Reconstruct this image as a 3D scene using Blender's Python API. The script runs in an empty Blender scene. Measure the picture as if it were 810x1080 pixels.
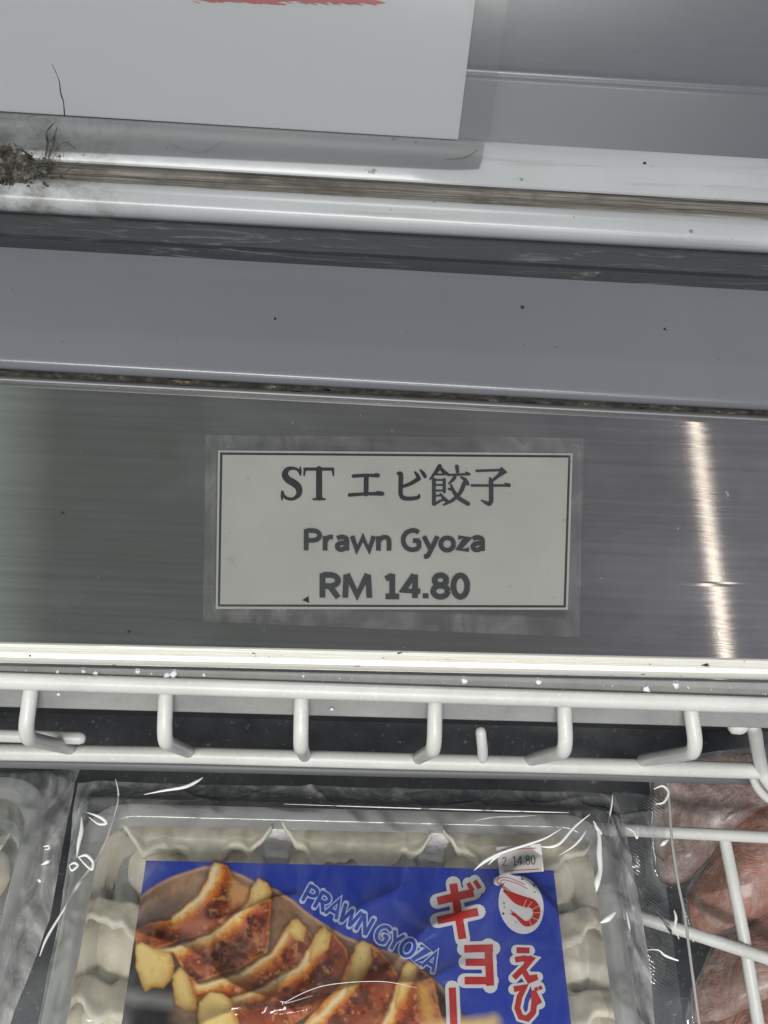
import bpy, bmesh, math, random
import numpy as np
from mathutils import Vector, Matrix
from mathutils import noise as mn

random.seed(7)
rng = np.random.default_rng(11)
S = bpy.context.scene
COL = S.collection

# ------------------------------------------------------------------ camera
PW, PH, FPX = 810.0, 1080.0, 1150.0          # photograph size and focal length in its pixels
TILT, ROLL, YAW = 15.5, 10.8, -8.6


def _rx(a):
    c, s = math.cos(a), math.sin(a)
    return np.array([[1, 0, 0], [0, c, -s], [0, s, c]])


def _rz(a):
    c, s = math.cos(a), math.sin(a)
    return np.array([[c, -s, 0], [s, c, 0], [0, 0, 1]])


R = _rz(math.radians(YAW)) @ _rx(math.radians(TILT)) @ _rz(math.radians(ROLL))


def ray(px, py):
    return R @ np.array([(px - 405) / FPX, -(py - 540) / FPX, -1.0])


CAM = -0.33 * ray(415, 560)                   # the price label is the world origin
cd = bpy.data.cameras.new('camera')
cd.sensor_fit = 'VERTICAL'
cd.sensor_height = 24.0
cd.lens = 24.0 * FPX / PH
cd.clip_start = 0.01
cd.clip_end = 50
cam = bpy.data.objects.new('camera', cd)
COL.objects.link(cam)
M4 = Matrix.Identity(4)
for i in range(3):
    for j in range(3):
        M4[i][j] = R[i, j]
M4.translation = Vector(CAM)
cam.matrix_world = M4
S.camera = cam

# ------------------------------------------------------------------ world: the dim shop around the freezer
w = bpy.data.worlds.new('World')
S.world = w
w.use_nodes = True
wn, wl = w.node_tree.nodes, w.node_tree.links
bg = wn['Background']
tc = wn.new('ShaderNodeTexCoord')
sx = wn.new('ShaderNodeSeparateXYZ')
rp = wn.new('ShaderNodeValToRGB')
mr = wn.new('ShaderNodeMapRange')
mr.inputs['From Min'].default_value = -0.6
mr.inputs['From Max'].default_value = 0.6
wl.new(tc.outputs['Generated'], sx.inputs[0])
wl.new(sx.outputs['X'], mr.inputs['Value'])
wl.new(mr.outputs[0], rp.inputs[0])
cr = rp.color_ramp
cr.elements[0].position = 0.0
cr.elements[0].color = (0.62, 0.70, 0.64, 1)
cr.elements[1].position = 1.0
cr.elements[1].color = (0.28, 0.28, 0.32, 1)
for p, c in ((0.225, (0.36, 0.42, 0.37, 1)), (0.29, (0.10, 0.115, 0.105, 1)), (0.60, (0.10, 0.10, 0.105, 1)), (0.70, (0.15, 0.148, 0.168, 1))):
    e = cr.elements.new(p)
    e.color = c
wl.new(rp.outputs[0], bg.inputs[0])
bg.inputs[1].default_value = 1.0

# ------------------------------------------------------------------ lamps: ceiling tubes of the shop, out of view, some added for their light


def area(name, loc, target, sx_, sy_, power, col=(1, 0.98, 0.95), turn=0):
    l = bpy.data.lights.new(name, 'AREA')
    l.shape = 'RECTANGLE'
    l.size, l.size_y = sx_, sy_
    l.energy = power
    l.color = col
    o = bpy.data.objects.new(name, l)
    COL.objects.link(o)
    o.location = loc
    d = Vector(target) - Vector(loc)
    o.rotation_euler = (Matrix.Rotation(math.radians(turn), 3, 'Z') @ d.to_track_quat('-Z', 'Y').to_matrix()).to_euler()
    return o


area('unseen_tube', (0.825, 0.80, 2.1), (0.825, 0.801, 0), 0.020, 1.30, 0.26, (1.0, 0.86, 0.70), 4.5)
area('unseen_tube', (-0.15, -0.70, 2.1), (0, 0, 0), 1.3, 0.10, 36.0, (1.0, 0.98, 0.94))
area('unseen_tube', (0.1, 3.9, 2.2), (0, 0.0, 0), 1.3, 0.16, 30.0, (1.0, 0.98, 0.93))  # unseen lamp, added to light the pack and put sheen on ledge edges
area('unseen_tube', (-1.9, 0.3, 2.0), (0, 0, 0), 0.10, 1.3, 4.5, (0.95, 1.0, 0.97))
area('unseen_tube', (0.3, -1.9, 2.1), (0, 0, 0), 1.3, 0.08, 12.0, (1.0, 0.98, 0.95))  # unseen lamp, added so the film wrinkles catch highlights
area('unseen_tube', (1.9, -0.2, 2.0), (0, 0, 0), 0.10, 1.3, 5.0, (0.94, 0.96, 1.0))

S.view_settings.view_transform = 'Standard'
S.view_settings.look = 'None'
S.view_settings.gamma = 1.0
S.view_settings.exposure = 0.0
S.view_settings.use_curve_mapping = False
S.cycles.max_bounces = 14
S.cycles.transparent_max_bounces = 24
S.cycles.sample_clamp_indirect = 4.0

# ------------------------------------------------------------------ measuring helpers: photograph pixel -> place in the scene


def at_z(px, py, z):
    d = ray(px, py)
    return CAM + d * ((z - CAM[2]) / d[2])


def edge(y0, y1, z):
    """a long straight edge at height z: crosses the left border at row y0 and the right border at row y1"""
    a, b = at_z(0, y0, z), at_z(810, y1, z)
    d = (b - a) / (b[0] - a[0])
    return a + d * (-0.34 - a[0]), a + d * (0.34 - a[0])


# ------------------------------------------------------------------ mesh and object helpers
def srgb(r, g, b):
    def f(c):
        c /= 255.0
        return c / 12.92 if c <= 0.04045 else ((c + 0.055) / 1.055) ** 2.4
    return (f(r), f(g), f(b), 1.0)


def thing(name, label, cat, loc=(0, 0, 0), mat=None, group=None):
    o = bpy.data.objects.new(name, None)
    o.empty_display_size = 0.02
    COL.objects.link(o)
    if mat is not None:
        o.matrix_world = mat
    else:
        o.location = loc
    o['label'] = label
    o['category'] = cat
    if group:
        o['group'] = group
    return o


def tag(o, label=None, cat=None, group=None, kind=None):
    if label:
        o['label'] = label
    if cat:
        o['category'] = cat
    if group:
        o['group'] = group
    if kind:
        o['kind'] = kind
    return o


def obj(name, verts, faces, mat, parent=None, smooth=True, base=None, local=False, sharp=None):
    """verts are world points unless local=True; base: world location of the root thing"""
    me = bpy.data.meshes.new(name)
    v = np.asarray(verts, dtype=float).reshape(-1, 3)
    if not local and base is not None:
        v = v - np.asarray(base)
    me.from_pydata(v.tolist(), [], [tuple(int(i) for i in f) for f in faces])
    me.validate()
    bm = bmesh.new()
    bm.from_mesh(me)
    bmesh.ops.recalc_face_normals(bm, faces=bm.faces)
    bm.to_mesh(me)
    bm.free()
    if mat:
        me.materials.append(mat)
    me.polygons.foreach_set('use_smooth', [smooth] * len(me.polygons))
    if sharp:
        me.set_sharp_from_angle(angle=math.radians(sharp))
    o = bpy.data.objects.new(name, me)
    COL.objects.link(o)
    if parent:
        o.parent = parent
    return o


def top_mesh(name, verts, faces, mat, label, cat, group=None, kind=None, **k):
    v = np.asarray(verts, dtype=float).reshape(-1, 3)
    base = v.mean(0)
    base[2] = v[:, 2].min()
    o = obj(name, v - base, faces, mat, None, local=True, **k)
    o.location = base
    return tag(o, label, cat, group, kind)


def extrude_profile(edges, n=24):
    a = [e[0] for e in edges]
    b = [e[1] for e in edges]
    V, F = [], []
    m = len(edges)
    for k in range(n + 1):
        t = k / n
        for p, q in zip(a, b):
            V.append(p * (1 - t) + q * t)
    for k in range(n):
        for i in range(m - 1):
            F.append((k * m + i, k * m + i + 1, (k + 1) * m + i + 1, (k + 1) * m + i))
    return V, F


def tube(path, rad, seg=14, cap=True):
    """round wire along a list of points, with domed ends"""
    P = [np.asarray(p, float) for p in path]
    rads = list(rad) if hasattr(rad, '__len__') else [rad] * len(P)
    if cap:
        d0 = P[0] - P[1]
        d0 /= np.linalg.norm(d0)
        d1 = P[-1] - P[-2]
        d1 /= np.linalg.norm(d1)
        r0, r1 = rads[0], rads[-1]
        P = [P[0] + d0 * r0 * .95, P[0] + d0 * r0 * .7] + P + [P[-1] + d1 * r1 * .7, P[-1] + d1 * r1 * .95]
        rads = [r0 * .3, r0 * .75] + rads + [r1 * .75, r1 * .3]
    V, F = [], []
    up = None
    for i, p in enumerate(P):
        t = P[min(i + 1, len(P) - 1)] - P[max(i - 1, 0)]
        t = t / (np.linalg.norm(t) + 1e-12)
        if up is None:
            up = np.cross(t, [0.3, 0.2, 0.9])
            if np.linalg.norm(up) < 1e-3:
                up = np.cross(t, [1, 0, 0])
        up = up - t * np.dot(up, t)
        up /= np.linalg.norm(up)
        s = np.cross(t, up)
        for k in range(seg):
            a = 2 * math.pi * k / seg
            V.append(p + (up * math.cos(a) + s * math.sin(a)) * rads[i])
    n = len(P)
    for i in range(n - 1):
        for k in range(seg):
            F.append((i * seg + k, i * seg + (k + 1) % seg, (i + 1) * seg + (k + 1) % seg, (i + 1) * seg + k))
    F.append(tuple(range(seg)))
    F.append(tuple((n - 1) * seg + k for k in range(seg)))
    return V, F


def bezier(pts, n=10):
    """smooth curve (Catmull-Rom) through the points; extra columns (widths) are carried along"""
    P = [np.asarray(p, float) for p in pts]
    out = []
    for i in range(len(P) - 1):
        p0 = P[max(i - 1, 0)]
        p1, p2 = P[i], P[i + 1]
        p3 = P[min(i + 2, len(P) - 1)]
        for k in range(n):
            t = k / n
            out.append(.5 * (2 * p1 + (p2 - p0) * t + (2 * p0 - 5 * p1 + 4 * p2 - p3) * t * t + (3 * p1 - p0 - 3 * p2 + p3) * t ** 3))
    out.append(P[-1])
    return out


class Flat:
    """collects flat ink shapes given in photograph pixels; every shape lies a hair above the one before"""

    def __init__(self, mapper, h0=0.0, dh=4e-6):
        self.V, self.F, self.m, self.h, self.dh = [], [], mapper, h0, dh

    def poly(self, pts):
        b = len(self.V)
        self.V += [self.m(x, y, self.h) for x, y in pts]
        self.F.append(tuple(range(b, b + len(pts))))
        self.h += self.dh

    def stroke(self, pts, wid=None, curve=False, ends='round', n=8):
        P = [list(p) for p in pts]
        if len(P[0]) == 2:
            P = [p + [wid] for p in P]
        if curve:
            P = [list(p) for p in bezier(P, n)]
        P = np.array(P, float)
        L, Rr = [], []
        for i in range(len(P)):
            t = P[min(i + 1, len(P) - 1), :2] - P[max(i - 1, 0), :2]
            t /= (np.hypot(*t) + 1e-9)
            nrm = np.array([-t[1], t[0]])
            if 0 < i < len(P) - 1:
                t1 = P[i, :2] - P[i - 1, :2]
                t1 /= (np.hypot(*t1) + 1e-9)
                c = abs(np.dot(np.array([-t1[1], t1[0]]), nrm))
                k = 1 / max(c, .5)
            else:
                k = 1
            L.append(P[i, :2] + nrm * P[i, 2] / 2 * k)
            Rr.append(P[i, :2] - nrm * P[i, 2] / 2 * k)
        b = len(self.V)
        for l, r in zip(L, Rr):
            self.V += [self.m(l[0], l[1], self.h), self.m(r[0], r[1], self.h)]
        for i in range(len(P) - 1):
            self.F.append((b + 2 * i, b + 2 * i + 1, b + 2 * i + 3, b + 2 * i + 2))
        self.h += self.dh
        if ends == 'round':
            for e in (0, -1):
                self.disc(P[e, 0], P[e, 1], P[e, 2] / 2)

    def disc(self, x, y, r, ry=None, n=14, rot=0):
        ry = ry or r
        c, s = math.cos(rot), math.sin(rot)
        self.poly([(x + r * math.cos(2 * math.pi * k / n) * c - ry * math.sin(2 * math.pi * k / n) * s,
                    y + r * math.cos(2 * math.pi * k / n) * s + ry * math.sin(2 * math.pi * k / n) * c) for k in range(n)])

    def build(self, name, mat, parent=None, base=None, local=False):
        return obj(name, self.V, self.F, mat, parent, smooth=False, base=base, local=local)


# ------------------------------------------------------------------ materials
class NT:
    def __init__(self, name):
        self.mat = bpy.data.materials.new(name)
        self.mat.use_nodes = True
        self.t = self.mat.node_tree
        self.n, self.l = self.t.nodes, self.t.links
        self.p = self.n['Principled BSDF']
        self.out = self.n['Material Output']
        self._tc = None

    def coord(self, scale=(1, 1, 1), src='Object', rot=(0, 0, 0)):
        if not self._tc:
            self._tc = self.n.new('ShaderNodeTexCoord')
        m = self.n.new('ShaderNodeMapping')
        m.inputs['Scale'].default_value = scale
        m.inputs['Rotation'].default_value = rot
        self.l.new(self._tc.outputs[src], m.inputs[0])
        return m.outputs[0]

    def noise(self, co, scale, detail=4, rough=.55, dist=0):
        x = self.n.new('ShaderNodeTexNoise')
        x.inputs['Scale'].default_value = scale
        x.inputs['Detail'].default_value = detail
        x.inputs['Roughness'].default_value = rough
        x.inputs['Distortion'].default_value = dist
        self.l.new(co, x.inputs['Vector'])
        return x.outputs['Fac']

    def ramp(self, fac, *stops):
        r = self.n.new('ShaderNodeValToRGB')
        e = r.color_ramp.elements
        while len(e) < len(stops):
            e.new(.5)
        for k, (p, c) in enumerate(stops):
            e[k].position = p
            e[k].color = c if hasattr(c, '__len__') else (c, c, c, 1)
        self.l.new(fac, r.inputs[0])
        return r.outputs[0]

    def mix(self, fac, a, b, mode='MIX'):
        m = self.n.new('ShaderNodeMix')
        m.data_type = 'RGBA'
        m.blend_type = mode
        for s, v in ((0, fac), (6, a), (7, b)):
            if hasattr(v, 'is_output'):
                self.l.new(v, m.inputs[s])
            else:
                m.inputs[s].default_value = v
        return m.outputs[2]

    def bump(self, h, strength=.2, dist=.001, prev=None):
        b = self.n.new('ShaderNodeBump')
        b.inputs['Strength'].default_value = strength
        b.inputs['Distance'].default_value = dist
        self.l.new(h, b.inputs['Height'])
        if prev:
            self.l.new(prev, b.inputs['Normal'])
        return b.outputs[0]

    def set(self, **k):
        for key, v in k.items():
            nm = {'color': 'Base Color', 'rough': 'Roughness', 'metal': 'Metallic', 'normal': 'Normal', 'coat': 'Coat Weight',
                  'coat_rough': 'Coat Roughness', 'spec': 'Specular IOR Level', 'aniso': 'Anisotropic', 'tangent': 'Tangent',
                  'trans': 'Transmission Weight', 'alpha': 'Alpha', 'sss': 'Subsurface Weight'}[key]
            if hasattr(v, 'is_output'):
                self.l.new(v, self.p.inputs[nm])
            else:
                self.p.inputs[nm].default_value = v
        return self


def plain(name, col, rough=.5, **k):
    m = NT(name)
    m.set(color=col, rough=rough, **k)
    return m.mat


def grey_paint(name, col, dirt=.06, rough=.28, bmp=.06):
    m = NT(name)
    co = m.coord()
    a = m.noise(co, 9, 5, .6)
    b = m.noise(m.coord((1, 4, 4)), 140, 3)
    c1 = tuple(x * (1 - dirt) for x in col[:3]) + (1,)
    c2 = tuple(min(1, x * (1 + dirt)) for x in col[:3]) + (1,)
    colr = m.ramp(a, (.3, c1), (.7, c2))
    sp = m.ramp(m.noise(co, 900, 1, .3), (.83, 0), (.85, 1))
    colr = m.mix(sp, colr, (.03, .03, .03, 1))
    m.set(color=colr, rough=m.ramp(b, (.3, rough * .95), (.7, rough * 1.08)), coat=.08, coat_rough=.09, normal=m.bump(m.noise(co, 320, 2), bmp, .0006))
    return m.mat


def film_mat(name, tint, body, rough=.06, fres=1.45, bumps=(), body_col=(.8, .8, .8, 1)):
    """thin clear plastic: mostly see-through, a sharp sheen by Fresnel, a little milky body"""
    m = NT(name)
    n, l = m.n, m.l
    tr = n.new('ShaderNodeBsdfTransparent')
    tr.inputs[0].default_value = tint
    gl = n.new('ShaderNodeBsdfGlossy')
    gl.inputs['Roughness'].default_value = rough
    df = n.new('ShaderNodeBsdfDiffuse')
    df.inputs[0].default_value = body_col
    tl = n.new('ShaderNodeBsdfTranslucent')
    tl.inputs[0].default_value = body_col
    mx0 = n.new('ShaderNodeMixShader')
    mx0.inputs[0].default_value = .4
    l.new(df.outputs[0], mx0.inputs[1])
    l.new(tl.outputs[0], mx0.inputs[2])
    mx1 = n.new('ShaderNodeMixShader')
    if hasattr(body, '__call__'):
        l.new(body(m), mx1.inputs[0])
    else:
        mx1.inputs[0].default_value = body
    l.new(tr.outputs[0], mx1.inputs[1])
    l.new(mx0.outputs[0], mx1.inputs[2])
    fr = n.new('ShaderNodeFresnel')
    fr.inputs[0].default_value = fres
    mul = n.new('ShaderNodeMath')
    mul.operation = 'MULTIPLY'
    mul.inputs[1].default_value = 2.4
    mul.use_clamp = True
    l.new(fr.outputs[0], mul.inputs[0])
    mx2 = n.new('ShaderNodeMixShader')
    l.new(mul.outputs[0], mx2.inputs[0])
    l.new(mx1.outputs[0], mx2.inputs[1])
    l.new(gl.outputs[0], mx2.inputs[2])
    prev = None
    for sc, st, di, stretch in bumps:
        prev = m.bump(m.noise(m.coord(stretch), sc, 2, .5, .6), st, di, prev)
    if prev:
        for s in (gl.inputs['Normal'], fr.inputs['Normal']):
            l.new(prev, s)
    l.new(mx2.outputs[0], m.out.inputs[0])
    n.remove(m.p)
    return m.mat


MAT = {}
MAT['panel'] = grey_paint('grey_panel_paint', (.084, .092, .106), .04, .30, .006)
MAT['ledge'] = grey_paint('grey_ledge_paint', (.140, .146, .165), .05, .25, .02)


def make_white():
    m = NT('white_rail_plastic')
    co = m.coord()
    smear = m.noise(m.coord((.25, 6, 6)), 55, 5, .65)
    spots = m.noise(co, 260, 3, .5)
    c = m.ramp(m.noise(co, 22, 4), (.3, (.355, .365, .385, 1)), (.7, (.42, .43, .45, 1)))
    c = m.mix(m.ramp(smear, (.56, 0), (.76, .5)), c, (.22, .205, .185, 1))
    c = m.mix(m.ramp(spots, (.70, 0), (.74, .7)), c, (.08, .075, .07, 1))
    sx2 = m.n.new('ShaderNodeSeparateXYZ')
    m.l.new(co, sx2.inputs[0])
    mrr = m.n.new('ShaderNodeMapRange')
    mrr.inputs['From Min'].default_value = -.080
    mrr.inputs['From Max'].default_value = -.125
    m.l.new(sx2.outputs['X'], mrr.inputs['Value'])
    st = m.mix(1.0, mrr.outputs[0], m.ramp(m.noise(co, 90, 6, .7), (.42, 0), (.62, 1)), 'MULTIPLY')
    c = m.mix(st, c, (.13, .125, .11, 1))
    m.set(color=c, rough=.28, normal=m.bump(m.noise(co, 180, 3), .1, .0008))
    return m.mat


MAT['white'] = make_white()


def make_groove():
    m = NT('grimy_sealant')
    st = m.noise(m.coord((.12, 8, 8)), 120, 5, .7)
    c = m.ramp(st, (.30, (.035, .031, .027, 1)), (.46, (.11, .099, .086, 1)), (.60, (.20, .185, .165, 1)), (.72, (.40, .39, .375, 1)))
    bl = m.noise(m.coord(), 45, 5, .7)
    c = m.mix(m.ramp(bl, (.50, 0), (.66, .75)), c, (.06, .05, .042, 1))
    m.set(color=c, rough=.75, normal=m.bump(st, .6, .001))
    return m.mat


MAT['groove'] = make_groove()


def make_rubber():
    m = NT('dark_scuffed_gasket')
    co = m.coord((.25, 3, 3))
    n1 = m.noise(co, 130, 6, .75, 1.2)
    zone = m.noise(m.coord((.5, 1, 1)), 25, 2)
    f = m.mix(1.0, m.ramp(n1, (.55, 0), (.70, 1)), m.ramp(zone, (.40, 0), (.60, 1)), 'MULTIPLY')
    c = m.mix(f, (.028, .031, .036, 1), (.22, .23, .24, 1))
    m.set(color=c, rough=.5, normal=m.bump(n1, .15, .0008))
    return m.mat


MAT['rubber'] = make_rubber()


def make_alu():
    m = NT('brushed_aluminium')
    br = m.noise(m.coord((.02, 9, 9)), 330, 2, .6)
    br2 = m.noise(m.coord((.012, 3, 3)), 160, 3, .6)
    cl = m.noise(m.coord((.5, 1, 1)), 12, 5, .65)
    c = m.ramp(br, (.25, (.46, .46, .465, 1)), (.75, (.57, .57, .57, 1)))
    c = m.mix(.28, c, m.ramp(br2, (.35, (.33, .33, .34, 1)), (.65, (.66, .66, .66, 1))))
    c = m.mix(m.ramp(cl, (.48, 0), (.72, .55)), c, (.36, .36, .33, 1))
    c = m.mix(m.ramp(m.noise(m.coord((.7, 1, 1)), 17, 4, .6), (.52, 0), (.74, .5)), c, (.86, .86, .87, 1))
    spk = m.ramp(m.noise(m.coord((1, .6, 1)), 420, 2, .4), (.745, 0), (.77, 1))
    c = m.mix(spk, c, (.85, .85, .84, 1))
    nb = m.bump(br, .012, .00030, m.bump(br2, .018, .0006))
    m.set(color=c, metal=.93, rough=m.ramp(cl, (.3, .03), (.75, .06)), normal=nb)
    return m.mat


MAT['alu'] = make_alu()
MAT['alu_dull'] = plain('dull_aluminium_bead', (.20, .20, .205, 1), .42, metal=.6)


def make_lip():
    m = NT('polished_aluminium_lip')
    br = m.noise(m.coord((.03, 8, 8)), 420, 4, .7)
    sp = m.ramp(m.noise(m.coord((.6, 1, 1)), 600, 2, .4), (.72, 0), (.75, 1))
    c = m.ramp(br, (.3, (.72, .71, .66, 1)), (.7, (.93, .92, .87, 1)))
    c = m.mix(sp, c, (.05, .04, .04, 1))
    m.set(color=c, metal=.25, rough=.3, normal=m.bump(br, .2, .0004))
    return m.mat


MAT['lip'] = make_lip()


def make_frosted():
    m = NT('frosted_steel')
    co = m.coord()
    n1 = m.noise(co, 60, 6, .7)
    n2 = m.noise(co, 900, 2, .5)
    c = m.ramp(n1, (.3, (.25, .25, .25, 1)), (.7, (.33, .33, .325, 1)))
    c = m.mix(m.ramp(n2, (.60, 0), (.78, .12)), c, (.6, .61, .62, 1))
    m.set(color=c, rough=.5, metal=.1, normal=m.bump(n2, .25, .0004))
    return m.mat


MAT['frosted'] = make_frosted()


def make_well():
    m = NT('dark_well_lining')
    co = m.coord()
    n1 = m.noise(co, 40, 5, .7)
    n2 = m.noise(co, 420, 3, .6)
    c = m.ramp(n1, (.3, (.035, .037, .042, 1)), (.75, (.10, .105, .115, 1)))
    c = m.mix(m.ramp(n2, (.64, 0), (.74, .5)), c, (.45, .46, .5, 1))
    m.set(color=c, rough=.6)
    return m.mat


MAT['well'] = make_well()


def make_wire():
    m = NT('white_plastic_coated_wire')
    co = m.coord()
    n1 = m.noise(co, 45, 4, .6)
    n2 = m.noise(co, 700, 2, .5)
    c = m.ramp(n1, (.3, (.58, .58, .56, 1)), (.7, (.70, .70, .68, 1)))
    c = m.mix(m.ramp(n2, (.62, 0), (.72, .4)), c, (.86, .87, .88, 1))
    m.set(color=c, rough=.36, normal=m.bump(n2, .12, .0005))
    return m.mat


MAT['wire'] = make_wire()
MAT['wire_shaded'] = plain('shaded_white_wire', (.13, .135, .14, 1), .45)  # the white wire painted dark, as it looks in shadow
MAT['paper'] = plain('white_paper', (.40, .405, .43, 1), .6)
MAT['red_ink'] = plain('red_brush_ink', srgb(146, 24, 14), .5)
MAT['ink'] = plain('grey_black_ink', (.014, .017, .021, 1), .5)


def make_label_paper():
    m = NT('aged_label_paper')
    co = m.coord()
    c = m.ramp(m.noise(co, 28, 4, .6), (.3, (.34, .34, .325, 1)), (.7, (.39, .39, .37, 1)))
    c = m.mix(m.ramp(m.noise(co, 240, 2, .5), (.70, 0), (.76, .5)), c, (.25, .24, .22, 1))
    m.set(color=c, rough=.5)
    return m.mat


MAT['label_paper'] = make_label_paper()
MAT['edge_white'] = plain('label_margin_white', (.72, .74, .76, 1), .4)
def milk_of(m):
    a = m.n.new('ShaderNodeAttribute')
    a.attribute_name = 'milk'
    f = m.ramp(m.noise(m.coord((1, .45, 1), rot=(0, 0, .25)), 70, 5, .62, 1.6), (.36, .25), (.52, .8), (.66, 1.6), (.74, 3.2))  # uneven milkiness, its pale streaks also painting a soft sheen on the film
    x = m.n.new('ShaderNodeMath')
    x.operation = 'MULTIPLY'
    m.l.new(a.outputs['Fac'], x.inputs[0])
    m.l.new(f, x.inputs[1])
    return x.outputs[0]


MAT['tape'] = film_mat('clear_tape', (.955, .96, .962, 1), milk_of, .10, 1.36,
                       bumps=((60, .10, .0006, (1, .3, 1)), (700, .12, .0002, (.3, 1, 1))), body_col=(.6, .6, .6, 1))
MAT['sleeve'] = film_mat('cloudy_sleeve_film', (.93, .94, .945, 1), .06, .12, 1.32,
                         bumps=((30, .12, .001, (1, 1, 1)),), body_col=(.55, .6, .6, 1))
MAT['flap'] = film_mat('cloudy_shaded_film', (.66, .68, .68, 1),  # clouded film, its grey tint also holding the shadow below the paper
                       lambda m: m.ramp(m.noise(m.coord((.6, 2, 2)), 24, 4), (.3, .18), (.7, .36)), .40, 1.2,
                       bumps=((25, .05, .001, (1, 1, 1)),), body_col=(.30, .315, .315, 1))

MAT['bag'] = film_mat('crinkled_bag_film', (.98, .98, .98, 1), milk_of, .06, 1.33,
                      bumps=((22, .16, .004, (1, .7, 1)), (80, .05, .0015, (1, 1, 1))), body_col=(.85, .86, .86, 1))
MAT['seal'] = film_mat('embossed_seal_film', (.94, .945, .95, 1), lambda m: m.ramp(m.noise(m.coord((1, .4, 1)), 70, 5, .65, 1.4), (.36, .04), (.54, .14), (.70, .45)), .07, 1.45,
                       bumps=((26, .20, .004, (1, 1, 1)),), body_col=(.7, .72, .73, 1))
MAT['fold'] = film_mat('creased_film', (.98, .98, .98, 1), .80, .05, 1.6, body_col=(.97, .97, .95, 1))
MAT['glint_white'] = plain('white_film_glint', (.95, .95, .94, 1), .15)  # opaque white standing in for lamp glints on the film
MAT['tray'] = film_mat('milky_tray_plastic', (.90, .91, .92, 1), .42, .18, 1.42,
                       bumps=((160, .25, .001, (1, 1, 1)),), body_col=(.85, .86, .85, 1))
MAT['tray_lip'] = film_mat('milky_tray_lip', (.88, .89, .90, 1), .68, .16, 1.45, body_col=(.90, .92, .92, 1))
MAT['tray_floor'] = plain('frosted_tray_floor', (.36, .36, .35, 1), .4)


def make_dough():
    m = NT('frozen_dumpling_dough')
    co = m.coord()
    n1 = m.noise(co, 75, 5, .6)
    n2 = m.noise(co, 420, 3, .6)
    c = m.ramp(n1, (.3, (.84, .76, .58, 1)), (.7, (.92, .88, .76, 1)))
    c = m.mix(m.ramp(n2, (.5, 0), (.75, .35)), c, (.88, .87, .83, 1))
    m.set(color=c, rough=.5, sss=.15, normal=m.bump(n1, .4, .002))
    m.p.inputs['Subsurface Radius'].default_value = (.006, .004, .003)
    m.p.inputs['Subsurface Scale'].default_value = .5
    return m.mat


MAT['dough'] = make_dough()


def make_dirt():
    m = NT('grey_dust_and_grime')
    co = m.coord()
    c = m.ramp(m.noise(co, 260, 5, .7), (.38, (.010, .009, .008, 1)), (.53, (.07, .065, .055, 1)), (.70, (.26, .255, .24, 1)))
    m.set(color=c, rough=.95, normal=m.bump(m.noise(co, 700, 4), .8, .001))
    return m.mat


MAT['dirt'] = make_dirt()
MAT['speck'] = plain('black_speck', (.012, .012, .012, 1), .7)


def make_crud():
    m = NT('seam_crud')
    co = m.coord((.5, 1, 1))
    c = m.ramp(m.noise(co, 420, 5, .75), (.42, (.012, .011, .010, 1)), (.60, (.05, .045, .035, 1)), (.74, (.36, .30, .22, 1)))
    m.set(color=c, rough=.9, normal=m.bump(m.noise(co, 800, 3), .8, .0008))
    return m.mat


MAT['crud'] = make_crud()


def make_meat(name, a, b, c3, fog):
    m = NT(name)
    co = m.coord()
    n1 = m.noise(co, 26, 5, .62, .8)
    c = m.ramp(n1, (.34, a), (.52, b), (.66, c3))
    c = m.mix(m.ramp(m.noise(co, 160, 4, .65), (.40, .0), (.66, .75)), c, fog)
    c = m.mix(m.ramp(m.noise(m.coord((1, .35, 1), rot=(0, 0, .7)), 240, 5, .7, 1.5), (.40, .7), (.62, 0)), c, a)
    m.set(color=c, rough=.42, coat=.35, coat_rough=.22, normal=m.bump(m.noise(co, 60, 6, .65, 1.0), .8, .004))
    return m.mat


FOG = (.46, .395, .375, 1)
MAT['meat1'] = make_meat('pink_frozen_fillet', (.20, .135, .125, 1), (.34, .235, .215, 1), (.43, .33, .305, 1), FOG)
MAT['meat2'] = make_meat('red_frozen_fillet', (.33, .155, .12, 1), (.45, .225, .17, 1), (.47, .32, .28, 1), FOG)
MAT['meat3'] = make_meat('rosy_frozen_fillet', (.30, .175, .155, 1), (.42, .265, .23, 1), (.48, .35, .315, 1), FOG)
MAT['frost'] = plain('white_ice', (.86, .88, .90, 1), .3)

# ================================================================== the freezer
FB = at_z(405, 550, -0.30)
fz = thing('chest_freezer', 'open chest freezer rim with grey ledge, white rail and brushed aluminium price strip', 'freezer', FB)

# rows where each long edge crosses the left and the right border of the photograph
PA, PB = edge(121, 171, .0235), edge(-60, -10, .050)
PN = np.cross(PA[1] - PA[0], PB[0] - PA[0])
PN /= np.linalg.norm(PN)
if PN[2] < 0:
    PN = -PN


def on_panel(px, py, lift=0.0):
    """the point of the sloping back panel seen at a pixel, raised by lift"""
    d = ray(px, py)
    return CAM + d * (np.dot(PA[0] + PN * lift - CAM, PN) / np.dot(d, PN))


def panel_edge(y0, y1, lift=0.0):
    a, b = on_panel(0, y0, lift), on_panel(810, y1, lift)
    d = (b - a) / (b[0] - a[0])
    return a + d * (-0.34 - a[0]), a + d * (0.34 - a[0])


panel_prof = [panel_edge(-175, -125, -.0035), panel_edge(-60, -10, -.0018), panel_edge(35, 85, -.0004), panel_edge(41, 91, .0002), panel_edge(45, 95, .0004), panel_edge(49, 99, .0002), panel_edge(54, 104, 0),
              panel_edge(117.5, 167.5), panel_edge(121, 171)]
V, F = extrude_profile(panel_prof)
panel = obj('back_panel', V, F, MAT['panel'], fz, base=FB, sharp=40)

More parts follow.
